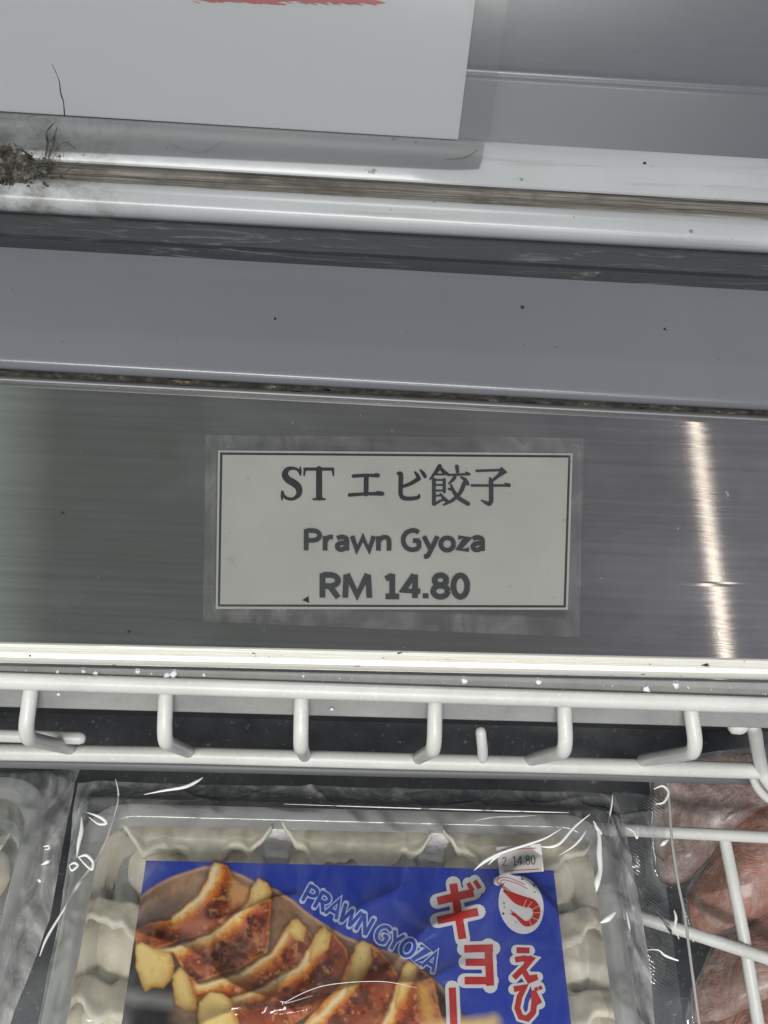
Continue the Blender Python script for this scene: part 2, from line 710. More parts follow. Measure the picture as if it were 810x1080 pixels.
rail_prof = [edge(118, 166, .0238), edge(121, 171, .0246), edge(140, 190, .0243), edge(164, 212, .0238), edge(167, 214, .0232), edge(168, 215, .0205)]
V, F = extrude_profile(rail_prof)
rail = obj('white_rail', V, F, MAT['white'], fz, base=FB, sharp=50)
gro_prof = [edge(169, 215, .0208), edge(172, 218, .0216), edge(177, 222, .0209), edge(181, 227, .0219), edge(184.5, 230.5, .0226), edge(188, 234, .0222)]
V, F = extrude_profile(gro_prof, 60)
V = np.array(V)
V[:, 2] += rng.normal(0, .00025, len(V))
obj('sealant_seam', V, F, MAT['groove'], rail, base=FB)
bead_prof = [edge(185, 231, .0205), edge(186, 232, .0222), edge(188, 234, .0234), edge(194, 240, .0245), edge(203, 249, .0247), edge(211, 257, .0238),
             edge(217, 262, .0222), edge(221, 265.5, .0200), edge(223, 267, .0170), edge(222.5, 266.5, .0150)]
V, F = extrude_profile(bead_prof)
obj('rounded_bead', V, F, MAT['white'], rail, base=FB)
gap_prof = [edge(219, 263, .0155), edge(220, 264, .0130), edge(246, 291, .0075), edge(250, 295, .0078), edge(259, 305, .0055), edge(262, 309, .0045)]
V, F = extrude_profile(gap_prof)
obj('rubber_gasket', V, F, MAT['rubber'], fz, base=FB, sharp=35)
led_prof = [edge(258, 304, .0050), edge(300, 346, .0050), edge(374, 419, .0050), edge(379, 424, .0049), edge(383, 427.5, .0044), edge(387, 431, .0034),
            edge(389, 433, .0020), edge(389.5, 433.5, -.003)]
V, F = extrude_profile(led_prof)
obj('grey_ledge', V, F, MAT['ledge'], fz, base=FB, sharp=50)
crud_prof = [edge(388, 431, .0008), edge(391, 434, .0013), edge(394, 437, .0010), edge(396, 439, .0004)]
V, F = extrude_profile(crud_prof, 160)
V = np.array(V)
V[:, 2] += rng.normal(0, .0004, len(V))
V[:, 1] += rng.normal(0, .0004, len(V))
obj('dirty_seam', V, F, MAT['crud'], fz, base=FB)

ps = obj('price_rail', *extrude_profile([edge(404, 446, -.0004), edge(407, 449, 0), edge(595, 615, .00001), edge(597, 617, -.00002), edge(600, 620, .00001),
                                         edge(677, 695, 0), edge(678, 696, -.0012)]), MAT['alu'], fz, base=FB, smooth=False)
V, F = extrude_profile([edge(395, 437.5, -.001), edge(396, 438.5, .0006), edge(398, 440.5, .0012), edge(400, 442.5, .0013), edge(402, 444.5, .0009), edge(403, 445.5, .0002), edge(405, 447.5, -.001)])
obj('top_bead', V, F, MAT['alu_dull'], ps, base=FB)
V, F = extrude_profile([edge(676.5, 694.5, -.001), edge(677.5, 695.5, .0012), edge(679, 697, .0018), edge(682, 700, .0018), edge(684, 702, .0012), edge(685, 703, .0007),
                        edge(686, 704, .0012), edge(688, 706, .0018), edge(693, 711, .0014), edge(696, 714, .0002), edge(698, 716, -.001), edge(699, 717, -.003)])
obj('bright_lip', V, F, MAT['lip'], ps, base=FB, sharp=35)
V, F = extrude_profile([edge(697, 715, -.0016), edge(699, 717, -.0014), edge(700, 718, -.0024), edge(702, 720, -.0022), edge(703, 721, -.004)])
obj('trim_line', V, F, MAT['alu'], ps, base=FB, sharp=35)
V, F = extrude_profile([edge(700, 718, -.0045), edge(718, 738, -.0075), edge(740, 762, -.0125), edge(743, 765.5, -.0130), edge(745, 767.5, -.0134), edge(745.5, 768, -.0145), edge(744, 766, -.016), edge(733, 755, -.017)])
obj('frosted_plate', V, F, MAT['frosted'], fz, base=FB, sharp=40)
# back wall and floor of the cold well
a0, b0 = edge(728, 750, -.014)
dn = np.array([0, 0, 1.0])
ay = np.array([0, 1.0, 0])
V = [a0 + ay * .004, b0 + ay * .004, b0 + ay * .012 - dn * .24, a0 + ay * .012 - dn * .24, b0 - ay * .45 - dn * .24, a0 - ay * .45 - dn * .24]
obj('well_lining', V, [(0, 1, 2, 3), (3, 2, 4, 5)], MAT['well'], fz, base=FB, smooth=False)

# ================================================================== paper sign in a plastic sleeve
def strip_sheet(cols, rows, fn):
    V = [fn(u, v) for v in rows for u in cols]
    n = len(cols)
    F = [(j * n + i, j * n + i + 1, (j + 1) * n + i + 1, (j + 1) * n + i) for j in range(len(rows) - 1) for i in range(n - 1)]
    return V, F


sb = on_panel(240, 140)
sg = thing('paper_sign', 'white paper notice in a cloudy clear sleeve with a red brush mark at its top', 'paper sign', sb)


def paper_pt(u, v, lift=.0018):
    # u 0..1 left to right, v 0 (bottom edge) .. 1 (top)
    xb, yb = -90 + u * 573, 111.5 + u * 35.8
    xt, yt = -90 + u * 596, -75 + u * 36
    return on_panel(xb + (xt - xb) * v, yb + (yt - yb) * v, lift)


V, F = strip_sheet(np.linspace(0, 1, 30), np.linspace(0, 1, 26), paper_pt)
pp = obj('paper_sheet', V, F, MAT['paper'], sg, base=sb)
fl = Flat(lambda x, y, h: on_panel(x, y, .0020 + h))
red = [(196, -3), (215, 1), (232, 2), (250, 1.5), (262, 3), (275, 4.2), (284, 3), (300, 1.5), (316, 1), (322, 3), (340, 3.2), (347, 2.2), (353, 5), (360, 3), (368, 5),
       (381, 3.2), (392, 4.6), (407, 3.5), (401, 1), (396, 0), (398, -6), (391, -14), (340, -18), (300, -10), (240, -9)]
fl.poly(red)
for k in range(16):
    x = 205 + k * 12 + random.uniform(-4, 4)
    fl.stroke([(x, 1.0 + k * .1), (x + random.uniform(6, 16), 2.5 + k * .12 + random.uniform(0, 1.6))], random.uniform(.5, 1.1))
fl.stroke([(283, 3.4), (301, 4.6)], 1.3)
fl.build('red_brush_mark', MAT['red_ink'], pp, sb)


def sleeve_pt(u, v):
    xb, yb = -90 + u * 605, 113 + u * 36.5
    xt, yt = -90 + u * 632, -75 + u * 37
    return on_panel(xb + (xt - xb) * v, yb + (yt - yb) * v, .0024)


V, F = strip_sheet(np.linspace(0, 1, 30), np.linspace(0, 1, 26), sleeve_pt)
sl = obj('clear_sleeve', V, F, MAT['sleeve'], sg, base=sb)
# raised welded edge of the sleeve
obj('sleeve_edge', *tube([on_panel(515 + t * 26, 149 - t * 190, .0024) for t in np.linspace(0, 1, 20)], .00007, 6), MAT['tape'], sl, base=sb)


def flap_pt(u, v):
    # the loose foot of the sleeve, hanging over the white rail
    x = -90 + u * 601 - 6 * v * v * (u > .97)
    ytop = 113 + u * 36.5
    ybot = 152 + u * 28.5 - 2.5 * max(0, (u - .93) / .07) ** 2
    z0 = .0285
    z = z0 + (.0252 - z0) * (1 - (1 - v) ** 2)
    return at_z(x, ytop + (ybot - ytop) * v, z + .00006 * math.sin(u * 31) * v)


V, F = strip_sheet(np.linspace(0, 1, 80), np.linspace(0, 1, 10), flap_pt)
obj('sleeve_foot', V, F, MAT['flap'], sl, base=sb)

# ================================================================== dirt
db = at_z(18, 175, .0225)
dc = thing('dust_clump', 'clump of grey and black dust with dark wisps in the rail corner at left', 'dirt', db)


def lump(c, r, sub=3, amp=.35, squash=.6, seed=0):
    bm = bmesh.new()
    bmesh.ops.create_icosphere(bm, subdivisions=sub, radius=1)
    from mathutils import noise as mn
    V = []
    for v in bm.verts:
        d = v.co.normalized()
        k = 1 + amp * (mn.noise(d * 1.7 + Vector((seed * 7.1, 0, 0))) + .6 * mn.noise(d * 4.5 + Vector((0, seed * 3.3, 0))) + .35 * mn.noise(d * 11 + Vector((0, 0, seed))))
        V.append(np.array([d.x * r * k, d.y * r * k, d.z * r * k * squash]) + c)
    F = [tuple(x.index for x in f.verts) for f in bm.faces]
    bm.free()
    return V, F


LV, LF = [], []
for k, (px, py, r) in enumerate([(-8, 178, 4.2), (6, 180, 3.6), (16, 172, 3.2), (26, 176, 2.6), (4, 168, 2.8), (34, 181, 2.0), (20, 184, 2.4), (14, 160, 2.2), (-5, 165, 3.), (40, 178, 1.2), (46, 182, .7),
                                 (30, 168, 1.4), (48, 176, .8), (52, 185, .5), (25, 190, 1.0), (12, 192, .9)]):
    v, f = lump(at_z(px, py, .0245), r * .001, 3, .9, .55, k + 1)
    b = len(LV)
    LV += v
    LF += [tuple(i + b for i in ff) for ff in f]
for k in range(110):
    px, py = random.gauss(24, 20), random.gauss(180, 9)
    v, f = lump(at_z(px, py, .0246), random.uniform(.0002, .0006), 1, .5, .6, k)
    b = len(LV)
    LV += v
    LF += [tuple(i + b for i in ff) for ff in f]
obj('dust_lump', LV, LF, MAT['dirt'], dc, base=db, smooth=False)


def wisp(pts, r):
    P = bezier([np.append(at_z(x, y, z), q) for x, y, z, q in pts], 8)
    return tube([p[:3] for p in P], [max(p[3] * r, 2e-5) for p in P], 6)


for pts, r in ([((48, 166, .026, 1), (50, 150, .0275, 1.3), (49, 140, .0285, .9), (54, 133, .030, .6), (60, 128, .032, .3)), .00042],
               [((51, 166, .026, .8), (56, 152, .0275, 1.2), (58, 142, .0285, .8), (60, 134, .03, .5)), .0004],
               [((50, 150, .0275, .6), (54, 148, .0275, .9), (57, 143, .028, .6)), .0003],
               [((68, 122, .0345, 1), (67, 108, .041, .8), (64, 98, .046, 1), (62, 84, .052, .6), (55, 68, .058, .3)), .00035],
               [((20, 157, .026, .6), (26, 160, .026, 1), (31, 166, .0258, .5)), .0005],
               [((60, 155, .026, .4), (70, 150, .027, .8), (80, 158, .0262, .4)), .0002],
               [((172, 148, .0275, .3), (195, 158, .027, .5), (215, 160, .027, .5), (236, 148, .0275, .3)), .00016],
               [((470, 168, .026, .4), (490, 166, .026, .6), (504, 158, .027, .5)), .00025]):
    obj('dust_wisp', *wisp(pts, r * .62), MAT['dirt'], dc, base=db)

FZV, FZF = [], []
for k in range(90):
    px, py = random.gauss(30, 22), random.gauss(176, 8)
    a_ = random.uniform(0, 6.3)
    l_ = random.uniform(3, 13)
    bnd = random.uniform(-.9, .9)
    pts = [(px + l_ * t * math.cos(a_ + bnd * t), py + l_ * t * math.sin(a_ + bnd * t), .0255 + .0012 * math.sin(t * 3), 1 - .6 * t) for t in (0, .35, .7, 1)]
    v, f = wisp(pts, random.uniform(.00005, .00013))
    b = len(FZV)
    FZV += v
    FZF += [tuple(i + b for i in ff) for ff in f]
fz_ = obj('dust_fuzz', FZV, FZF, MAT['dirt'], dc, base=db)
fz_['kind'] = 'stuff'

for px, py, z, r, lab in ((551, 324, .005, .75, 'largest black crumb on the grey ledge, right of its middle'),
                          (701, 347, .005, .55, 'small black crumb on the grey ledge at far right'),
                          (290, 336, .005, .5, 'small black crumb on the grey ledge, left of its middle'),
                          (707, 267, .010, .8, 'dark crumb stuck to the black gasket under the white bead'),
                          (136, 666, 0, .55, 'black crumb on the aluminium strip, below and left of the price label'),
                          (66, 541, 0, .6, 'brownish crumb on the aluminium strip, far left of the price label'),
                          (680, 172, .0246, .6, 'dark fleck on the white rail, beyond the right end of the clear sleeve')):
    v, f = lump(at_z(px, py, z + .0001), r * .00075, 2, .6, .5, px)
    top_mesh('crumb', v, f, MAT['speck'], lab, 'crumb', 'dark crumbs on the freezer rim')

# ================================================================== price label
lb = at_z(415, 560, 0)
pl = thing('price_label', 'printed price label for prawn gyoza taped to the aluminium strip', 'price label', lb)


def flatmap(z):
    return lambda x, y, h: at_z(x, y, z + h)


QUAD = [(230, 475), (604, 478), (599, 643), (227.5, 642)]


def q_in(d):
    (ax, ay_), (bx, by), (cx, cy), (dx, dy) = QUAD
    return [(ax + d, ay_ + d), (bx - d, by + d), (cx - d, cy - d), (dx + d, dy - d)]


def slab(quad, z0, z1):
    a = [at_z(x, y, z0) for x, y in quad]
    b = [at_z(x, y, z1) for x, y in quad]
    return a + b, [(0, 1, 2, 3), (4, 5, 6, 7), (0, 1, 5, 4), (1, 2, 6, 5), (2, 3, 7, 6), (3, 0, 4, 7)]


card = obj('label_card', *slab(QUAD, .0001, .0003), MAT['label_paper'], pl, base=lb, smooth=False)
fr = Flat(flatmap(.00034))
c0, c1 = q_in(2.2), q_in(4.6)
for i in range(4):
    j = (i + 1) % 4
    fr.poly([c0[i], c0[j], c1[j], c1[i]])
fr.build('border_line', MAT['ink'], card, lb)

ink = Flat(flatmap(.00034))


def z7(x, y):
    return 290 + x / 3.115, 480 + y / 3.115


def z6(x, y):
    return 440 + x / 7.364, 480 + y / 7.364


def st7(pts, wd=None, **k):
    ink.stroke([tuple(z7(p[0], p[1])) + ((p[2] if len(p) > 2 else wd) * 1.36 / 3.115,) for p in pts], **k)


def st6(pts, wd=None, **k):
    ink.stroke([tuple(z6(p[0], p[1])) + ((p[2] if len(p) > 2 else wd) * 1.30 / 7.364,) for p in pts], **k)


# S T with serifs
st7([(83, 62, 6), (76, 49, 7), (58, 43, 8), (40, 48, 12), (33, 64, 16), (42, 80, 17), (62, 92, 18), (77, 106, 17), (79, 126, 14), (66, 141, 9), (48, 144, 8), (32, 137, 8), (24, 120, 6)], curve=True)
st7([(83, 40, 4), (84, 52, 6), (84, 66, 4)])
st7([(23, 118, 4), (23, 132, 7), (23, 147, 4)])
st7([(98, 46), (190, 46)], 8)
st7([(99, 44, 6), (97, 56, 6), (96, 67, 4)])
st7([(189, 44, 6), (191, 56, 6), (192, 67, 4)])
st7([(145, 46), (145, 140)], 15)
st7([(126, 145), (164, 145)], 5)
st7([(136, 141, 5), (145, 136, 12), (155, 141, 5)])
# e
st7([(258, 69, 9), (300, 66, 8), (338, 68, 9)])
st7([(330, 63, 6), (338, 66, 10)])
st7([(300, 70), (299, 128)], 12)
st7([(245, 131, 9), (300, 127, 8), (353, 127, 10)])
st7([(336, 120, 4), (350, 126, 11)])
# bi
st7([(404, 60, 7), (413, 64, 12), (413, 100, 11), (413, 126, 11), (421, 140, 11), (445, 143, 10), (470, 139, 9), (474, 130, 4)], curve=True)
st7([(416, 104, 8), (445, 94, 9), (470, 79, 11)], curve=True)
st7([(460, 56, 5), (468, 66, 9), (474, 78, 9)])
st7([(478, 49, 5), (487, 60, 9), (493, 70, 9)])
# gyo
st6([(175, 85, 26), (150, 125, 24), (100, 188, 10)], curve=True)
st6([(178, 95, 18), (205, 128, 24), (245, 152, 16)], curve=True)
st6([(150, 150), (212, 150)], 13)
st6([(130, 190), (130, 380)], 24)
st6([(210, 190), (210, 285)], 20)
for yy in (193, 232, 275):
    st6([(130, yy), (210, yy)], 13)
st6([(130, 318), (190, 312)], 12)
st6([(135, 382, 18), (185, 352, 14), (225, 345, 10)])
st6([(180, 300, 12), (205, 335, 22), (240, 365, 22)])
st6([(308, 88, 24), (314, 130, 20)])
st6([(240, 155), (405, 148)], 15)
st6([(378, 133, 10), (395, 146, 22)])
st6([(292, 172, 22), (270, 200, 18), (243, 222, 8)], curve=True)
st6([(342, 172, 14), (372, 192, 24), (390, 222, 24)], curve=True)
st6([(365, 220, 26), (335, 290, 24), (275, 350, 20), (205, 386, 12)], curve=True)
st6([(262, 232, 14), (285, 285, 22), (325, 335, 26), (395, 378, 26)], curve=True)
st6([(245, 262, 14), (266, 268, 18)])
# za / ko
st6([(462, 122), (660, 116)], 16)
st6([(655, 108, 22), (675, 122, 22), (632, 160, 22), (592, 192, 18)])
st6([(566, 178, 12), (574, 200, 26), (575, 360, 26)])
st6([(575, 358, 24), (560, 378, 26), (532, 368, 20), (500, 352, 10)], curve=True)
st6([(422, 236), (718, 236)], 15)
st6([(680, 218, 6), (712, 234, 24)])


def ell(cx, cy, rx, ry, a0=0, a1=360, n=22):
    return [(cx + rx * math.cos(math.radians(a0 + (a1 - a0) * k / n)), cy + ry * math.sin(math.radians(a0 + (a1 - a0) * k / n))) for k in range(n + 1)]


def cv(*p):
    return [tuple(q) for q in bezier(p, 6)]


# letter skeletons: cap height 1, baseline 0
PBOWL = [(.12, .93)] + ell(.32, .70, .25, .23, 90, -90, 14) + [(.12, .47)]
GL = {
    'P': (.66, [[(.1, 0), (.1, 1)], PBOWL]),
    'R': (.68, [[(.1, 0), (.1, 1)], PBOWL, [(.32, .46), (.58, 0)]]),
    'r': (.43, [[(.1, 0), (.1, .68)], cv((.11, .40), (.18, .57), (.27, .63), (.37, .62))]),
    'a': (.57, [cv((.09, .56), (.18, .62), (.30, .63), (.41, .56), (.43, .44)), [(.43, .46), (.43, 0)], cv((.43, .37), (.25, .36), (.11, .27), (.11, .12), (.20, .05), (.31, .07), (.43, .19))]),
    'w': (.86, [[(.04, .68), (.21, .02), (.42, .62), (.63, .02), (.80, .68)]]),
    'n': (.62, [[(.1, 0), (.1, .68)], cv((.11, .44), (.20, .58), (.32, .63), (.43, .58), (.47, .44)), [(.47, .46), (.47, 0)]]),
    'G': (.76, [cv((.63, .86), (.50, .94), (.36, .94), (.18, .82), (.09, .60), (.10, .36), (.20, .14), (.38, .05), (.52, .07), (.63, .13)), [(.63, .10), (.63, .50)], [(.42, .47), (.66, .47)]]),
    'y': (.55, [[(.04, .68), (.29, .04)], [(.52, .68), (.29, .04), (.21, -.16)], cv((.23, -.12), (.16, -.25), (.05, -.26))]),
    'o': (.63, [ell(.31, .32, .225, .29)]),
    'z': (.48, [[(.06, .62), (.40, .62), (.07, .06), (.44, .06)]]),
    'M': (.98, [[(.11, 0), (.14, .95)], [(.16, .97), (.47, .10), (.78, .97)], [(.80, .95), (.84, 0)]]),
    '1': (.57, [[(.09, .77), (.29, .93)], [(.29, .98), (.29, .02)], [(.09, .06), (.50, .06)]]),
    '4': (.60, [[(.41, 0), (.41, .96)], [(.38, .95), (.05, .30), (.57, .28)]]),
    '.': (.28, [[(.13, -.01), (.13, .19)]]),
    '8': (.60, [ell(.30, .73, .18, .20), ell(.30, .28, .22, .23)]),
    '0': (.60, [ell(.30, .49, .21, .44)]),
    '2': (.56, [cv((.08, .78), (.18, .92), (.34, .94), (.46, .80), (.40, .56), (.08, .08)), [(.06, .06), (.50, .06)]]),
    'A': (.66, [[(.03, 0), (.33, 1), (.63, 0)], [(.14, .30), (.52, .30)]]),
    'N': (.74, [[(.1, 0), (.1, 1)], [(.1, 1), (.62, 0)], [(.62, 0), (.62, 1)]]),
    'W': (.96, [[(.03, 1), (.24, 0)], [(.24, 0), (.47, .9)], [(.47, .9), (.70, 0)], [(.70, 0), (.91, 1)]]),
    'Y': (.60, [[(.03, 1), (.30, .48), (.57, 1)], [(.30, .48), (.30, 0)]]),
    'O': (.80, [ell(.40, .5, .31, .47)]),
    'Z': (.60, [[(.07, .95), (.52, .95), (.07, .05), (.55, .05)]]),
    ' ': (.26, []),
}


def stroke_text(F_, body, x0, y0, x1, y1, cap, weight, ends='flat'):
    """lettering along the line (x0,y0)-(x1,y1), all in photograph pixels"""
    tot = sum(GL[c][0] for c in body)
    L = math.hypot(x1 - x0, y1 - y0)
    dx, dy = (x1 - x0) / L, (y1 - y0) / L
    k = L / tot
    cur = 0
    for c in body:
        adv, strokes = GL[c]
        for st in strokes:
            F_.stroke([(x0 + dx * (cur + p[0]) * k + dy * p[1] * cap, y0 + dy * (cur + p[0]) * k - dx * p[1] * cap) for p in st], weight, ends=ends)
        cur += adv


stroke_text(ink, 'Prawn Gyoza', 319.8, 580.6, 513.2, 581.2, 22.6, 5.0)
stroke_text(ink, 'RM 14.80', 336.5, 630.4, 496, 631.0, 25.8, 6.0)
ink.build('lettering', MAT['ink'], card, lb)
nick = Flat(flatmap(.00050))
nick.poly([(318.5, 633), (325.5, 628.5), (326, 636)])
nick.build('black_chip', MAT['speck'], card, lb)
tq = [(217, 459), (616, 462), (611, 672), (214, 655)]


def tape_pt(u, v):
    a = np.array(tq[0]) * (1 - u) + np.array(tq[1]) * u
    b = np.array(tq[3]) * (1 - u) + np.array(tq[2]) * u
    p = a * (1 - v) + b * v
    inside = min(max((p[0] - 222) / 10, 0), 1) * min(max((610 - p[0]) / 8, 0), 1) * min(max((p[1] - 466) / 9, 0), 1) * min(max((652 - p[1]) / 9, 0), 1)
    return at_z(p[0], p[1], .00012 + .00045 * inside)


V, F = strip_sheet(np.linspace(0, 1, 120), np.linspace(0, 1, 60), tape_pt)
tp = obj('clear_tape', V, F, MAT['tape'], pl, base=lb)
ma = tp.data.color_attributes.new('milk', 'FLOAT_COLOR', 'POINT')
k = 0
for v_ in np.linspace(0, 1, 60):
    for u_ in np.linspace(0, 1, 120):
        q_ = .012 if .033 < u_ < .965 and .08 < v_ < .905 else .10
        ma.data[k].color = (q_, q_, q_, 1)
        k += 1

# ================================================================== frost on the cold plate
FV, FF = [], []
for k, (px, py, r) in enumerate([(61, 708.5, .5), (88, 708, .5), (101, 710.5, .8), (145, 708, .8), (176, 713, .9), (183, 711, 1.2), (490, 718, 1.0), (556, 713, .4), (568, 719.5, .9), (682, 727, 1.0),
                                 (713, 722.5, 1.0), (570, 718, .5), (215, 712, .5), (320, 713, .4), (62, 732, .7), (350, 748, .5)]):
    z = -.0055 if py < 729 else -.0105
    v, f = lump(at_z(px, py, z), r * .0010, 2, .8, .6, k)
    b = len(FV)
    FV += v
    FF += [tuple(i + b for i in ff) for ff in f]
for k in range(45):
    px = random.uniform(0, 810)
    base_y = 703 + px / 810 * 20
    py = base_y + random.uniform(2, 12)
    v, f = lump(at_z(px, py, -.0055), random.uniform(.0001, .00030), 1, .6, .6, k)
    b = len(FV)
    FV += v
    FF += [tuple(i + b for i in ff) for ff in f]
top_mesh('frost', FV, FF, MAT['frost'], 'white frost grains stuck to the grey plate below the price strip', 'frost', kind='stuff')

# ================================================================== wire basket
WB = at_z(400, 793, -.14)
wb = thing('wire_basket', 'white plastic coated wire basket hanging inside the freezer', 'wire basket', WB)
a, b = edge(718, 744, -.004)
obj('rim_wire', *tube([a, b], .00245, 20), MAT['wire'], wb, base=WB)
for (x0, y0, x1, y1) in ((33, 724, 26, 778), (175, 730, 173, 782), (318, 734, 317, 787), (459, 738, 458, 790), (595, 742, 597, 792), (728, 745, 735, 793)):
    z = -.0095
    p0, p1 = at_z(x0, y0, -.0075), at_z(x1, y1, z)
    dirv = p0 - p1
    ln = np.linalg.norm(dirv)
    dirv /= ln
    path = [p0, p0 - dirv * ln * .35]
    rb = .0052
    for t in np.linspace(0, 1, 9):
        an = t * math.pi / 2
        path.append(p1 + dirv * (rb - rb * math.sin(an)) - dn * (rb - rb * math.cos(an)))
    path.append(p1 - dn * .040)
    path.append(p1 - dn * .0575)
    obj('side_wire', *tube(path, .00225, 16), MAT['wire'], wb, base=WB)
    we = p1 - dn * .0595
    bv, bf = [], []
    for sgn in (-1, 1):
        v_, f_ = lump(we + np.array([sgn * .0016, -.0012, -.0006]), .0014, 2, .5, .9, x0 + sgn)
        o_ = len(bv)
        bv += v_
        bf += [tuple(q + o_ for q in ff) for ff in f_]
    obj('weld_bead', bv, bf, MAT['wire'], wb, base=WB)
# the second ring, with the bend down at the right corner
zr = -.070
P = [at_z(x, y, zr) for x, y in ((-180, 789), (0, 793), (200, 796.5), (400, 802), (640, 808), (800, 813))]
obj('ring_wire', *tube(P, .0029, 18), MAT['wire'], wb, base=WB)
P = [at_z(x, y, -.098) for x, y in ((-160, 800), (200, 808), (400, 813), (640, 817.5), (800, 822))]
obj('ring_wire', *tube(P, .0022, 14), MAT['wire_shaded'], wb, base=WB)  # lower ring, same wire with shade put into its colour
P = bezier([at_z(793, 764, -.020), at_z(796, 772, -.030), at_z(799, 790, -.05), at_z(803, 808, -.066), at_z(808, 822, -.070), at_z(820, 836, -.072)], 8)
obj('corner_wire', *tube(P, .0023, 14), MAT['wire'], wb, base=WB)
P = bezier([at_z(795, 822, -.080), at_z(800, 832, -.082), at_z(810, 842, -.084), at_z(830, 852, -.084)], 8)
obj('corner_wire', *tube(P, .0016, 12), MAT['wire'], wb, base=WB)
obj('hook_end', *tube([at_z(-60, 774, -.052), at_z(84, 778.5, -.052)], .0021, 16), MAT['wire'], wb, base=WB)
obj('hook_end', *tube([at_z(507, 772, -.052), at_z(509, 790, -.054), at_z(509, 808, -.078)], .0018, 14), MAT['wire'], wb, base=WB)
obj('hook_end', *tube([at_z(777, 765, -.018), at_z(781, 764, -.018)], .0030, 14), MAT['wire'], wb, base=WB)
ZS = -.118
obj('side_wire', *tube([at_z(840, 884.5, ZS), at_z(690, 877, ZS), at_z(560, 871, ZS)], .0024, 14), MAT['wire'], wb, base=WB)
obj('side_wire', *tube([at_z(764, 884, ZS - .004), at_z(784, 985, ZS - .004), at_z(803, 1100, ZS - .004)], .0024, 14), MAT['wire'], wb, base=WB)
obj('side_wire', *tube([at_z(840, 1021, ZS - .0005), at_z(728, 984, ZS - .0005), at_z(600, 945, ZS - .0005)], .0024, 14), MAT['wire'], wb, base=WB)

# ================================================================== gyoza packs
PT = math.radians(28)
ux = np.array([1.0, 0, 0])
nz = np.array([0, math.sin(PT), math.cos(PT)])
vy = np.cross(nz, ux)
P0 = at_z(365, 850, -.095)
ang = 0.0
PM = Matrix.Identity(4)
for i in range(3):
    PM[i][0], PM[i][1], PM[i][2], PM[i][3] = ux[i], vy[i], nz[i], P0[i]
PINV = np.array(PM.inverted())


def loc(px, py, h=0.0):
    d = ray(px, py)
    Q = P0 + nz * h
    p = CAM + d * (np.dot(Q - CAM, nz) / np.dot(d, nz))
    return (PINV @ np.append(p, 1))[:3]


gp = thing('gyoza_pack', 'whole tray of prawn gyoza in a clear bag with a blue card on top', 'frozen food pack', mat=PM, group='bagged gyoza trays in the freezer')


def lobj(name, V, F, mat, parent, **k):
    return obj(name, V, F, mat, parent, local=True, **k)


def rrect(x0, x1, y0, y1, r, n=8):
    out = []
    for cx, cy, a0_ in ((x1 - r, y1 - r, 0), (x0 + r, y1 - r, 90), (x0 + r, y0 + r, 180), (x1 - r, y0 + r, 270)):
        for k in range(n + 1):
            a_ = math.radians(a0_ + 90 * k / n)
            out.append((cx + r * math.cos(a_), cy + r * math.sin(a_)))
    return out


# tray: corners measured on the pack plane
tl, trr = loc(91, 844), loc(640, 858)
bl, br_ = loc(38, 1080), loc(676, 1080)
tray_rot = math.atan2((trr - tl)[1], (trr - tl)[0])
TW = np.linalg.norm(trr - tl)
TL = .135
ctr = (tl + trr) / 2
cR, sR = math.cos(tray_rot), math.sin(tray_rot)


def tr(x, y, z):
    """tray frame (x across from the centre, y from the far edge towards the viewer is negative) -> pack frame"""
    return np.array([ctr[0] + x * cR - y * sR, ctr[1] + x * sR + y * cR, z])


def tri(p):
    d = p[:2] - ctr[:2]
    return d[0] * cR + d[1] * sR, -d[0] * sR + d[1] * cR


HW = TW / 2 + .0005
loops = []
for ins, z, r in ((0, -.0025, .016), (.0002, -.0008, .016), (.0012, 0, .0155), (.005, .0002, .013), (.0062, -.0006, .0125), (.0075, -.004, .012), (.0095, -.016, .011), (.0112, -.024, .010), (.014, -.0265, .009)):
    loops.append([tr(x, y, z) for x, y in rrect(-HW + ins, HW - ins, -TL + ins, -ins, r)])


def loft(loops, close=False):
    n = len(loops[0])
    V = [p for l in loops for p in l]
    F = [(j * n + i, j * n + (i + 1) % n, (j + 1) * n + (i + 1) % n, (j + 1) * n + i) for j in range(len(loops) - 1) for i in range(n)]
    if close:
        F.append(tuple((len(loops) - 1) * n + i for i in range(n)))
    return V, F


tray = lobj('tray', *loft(loops[5:], True), MAT['tray'], gp)
lobj('tray_lip', *loft(loops[:6]), MAT['tray_lip'], tray)
fl_ = [tr(x, y, -.0275) for x, y in rrect(-HW + .012, HW - .012, -TL + .012, -.012, .010)]
lobj('frosted_base', fl_, [tuple(range(len(fl_)))], MAT['tray_floor'], tray, smooth=False)


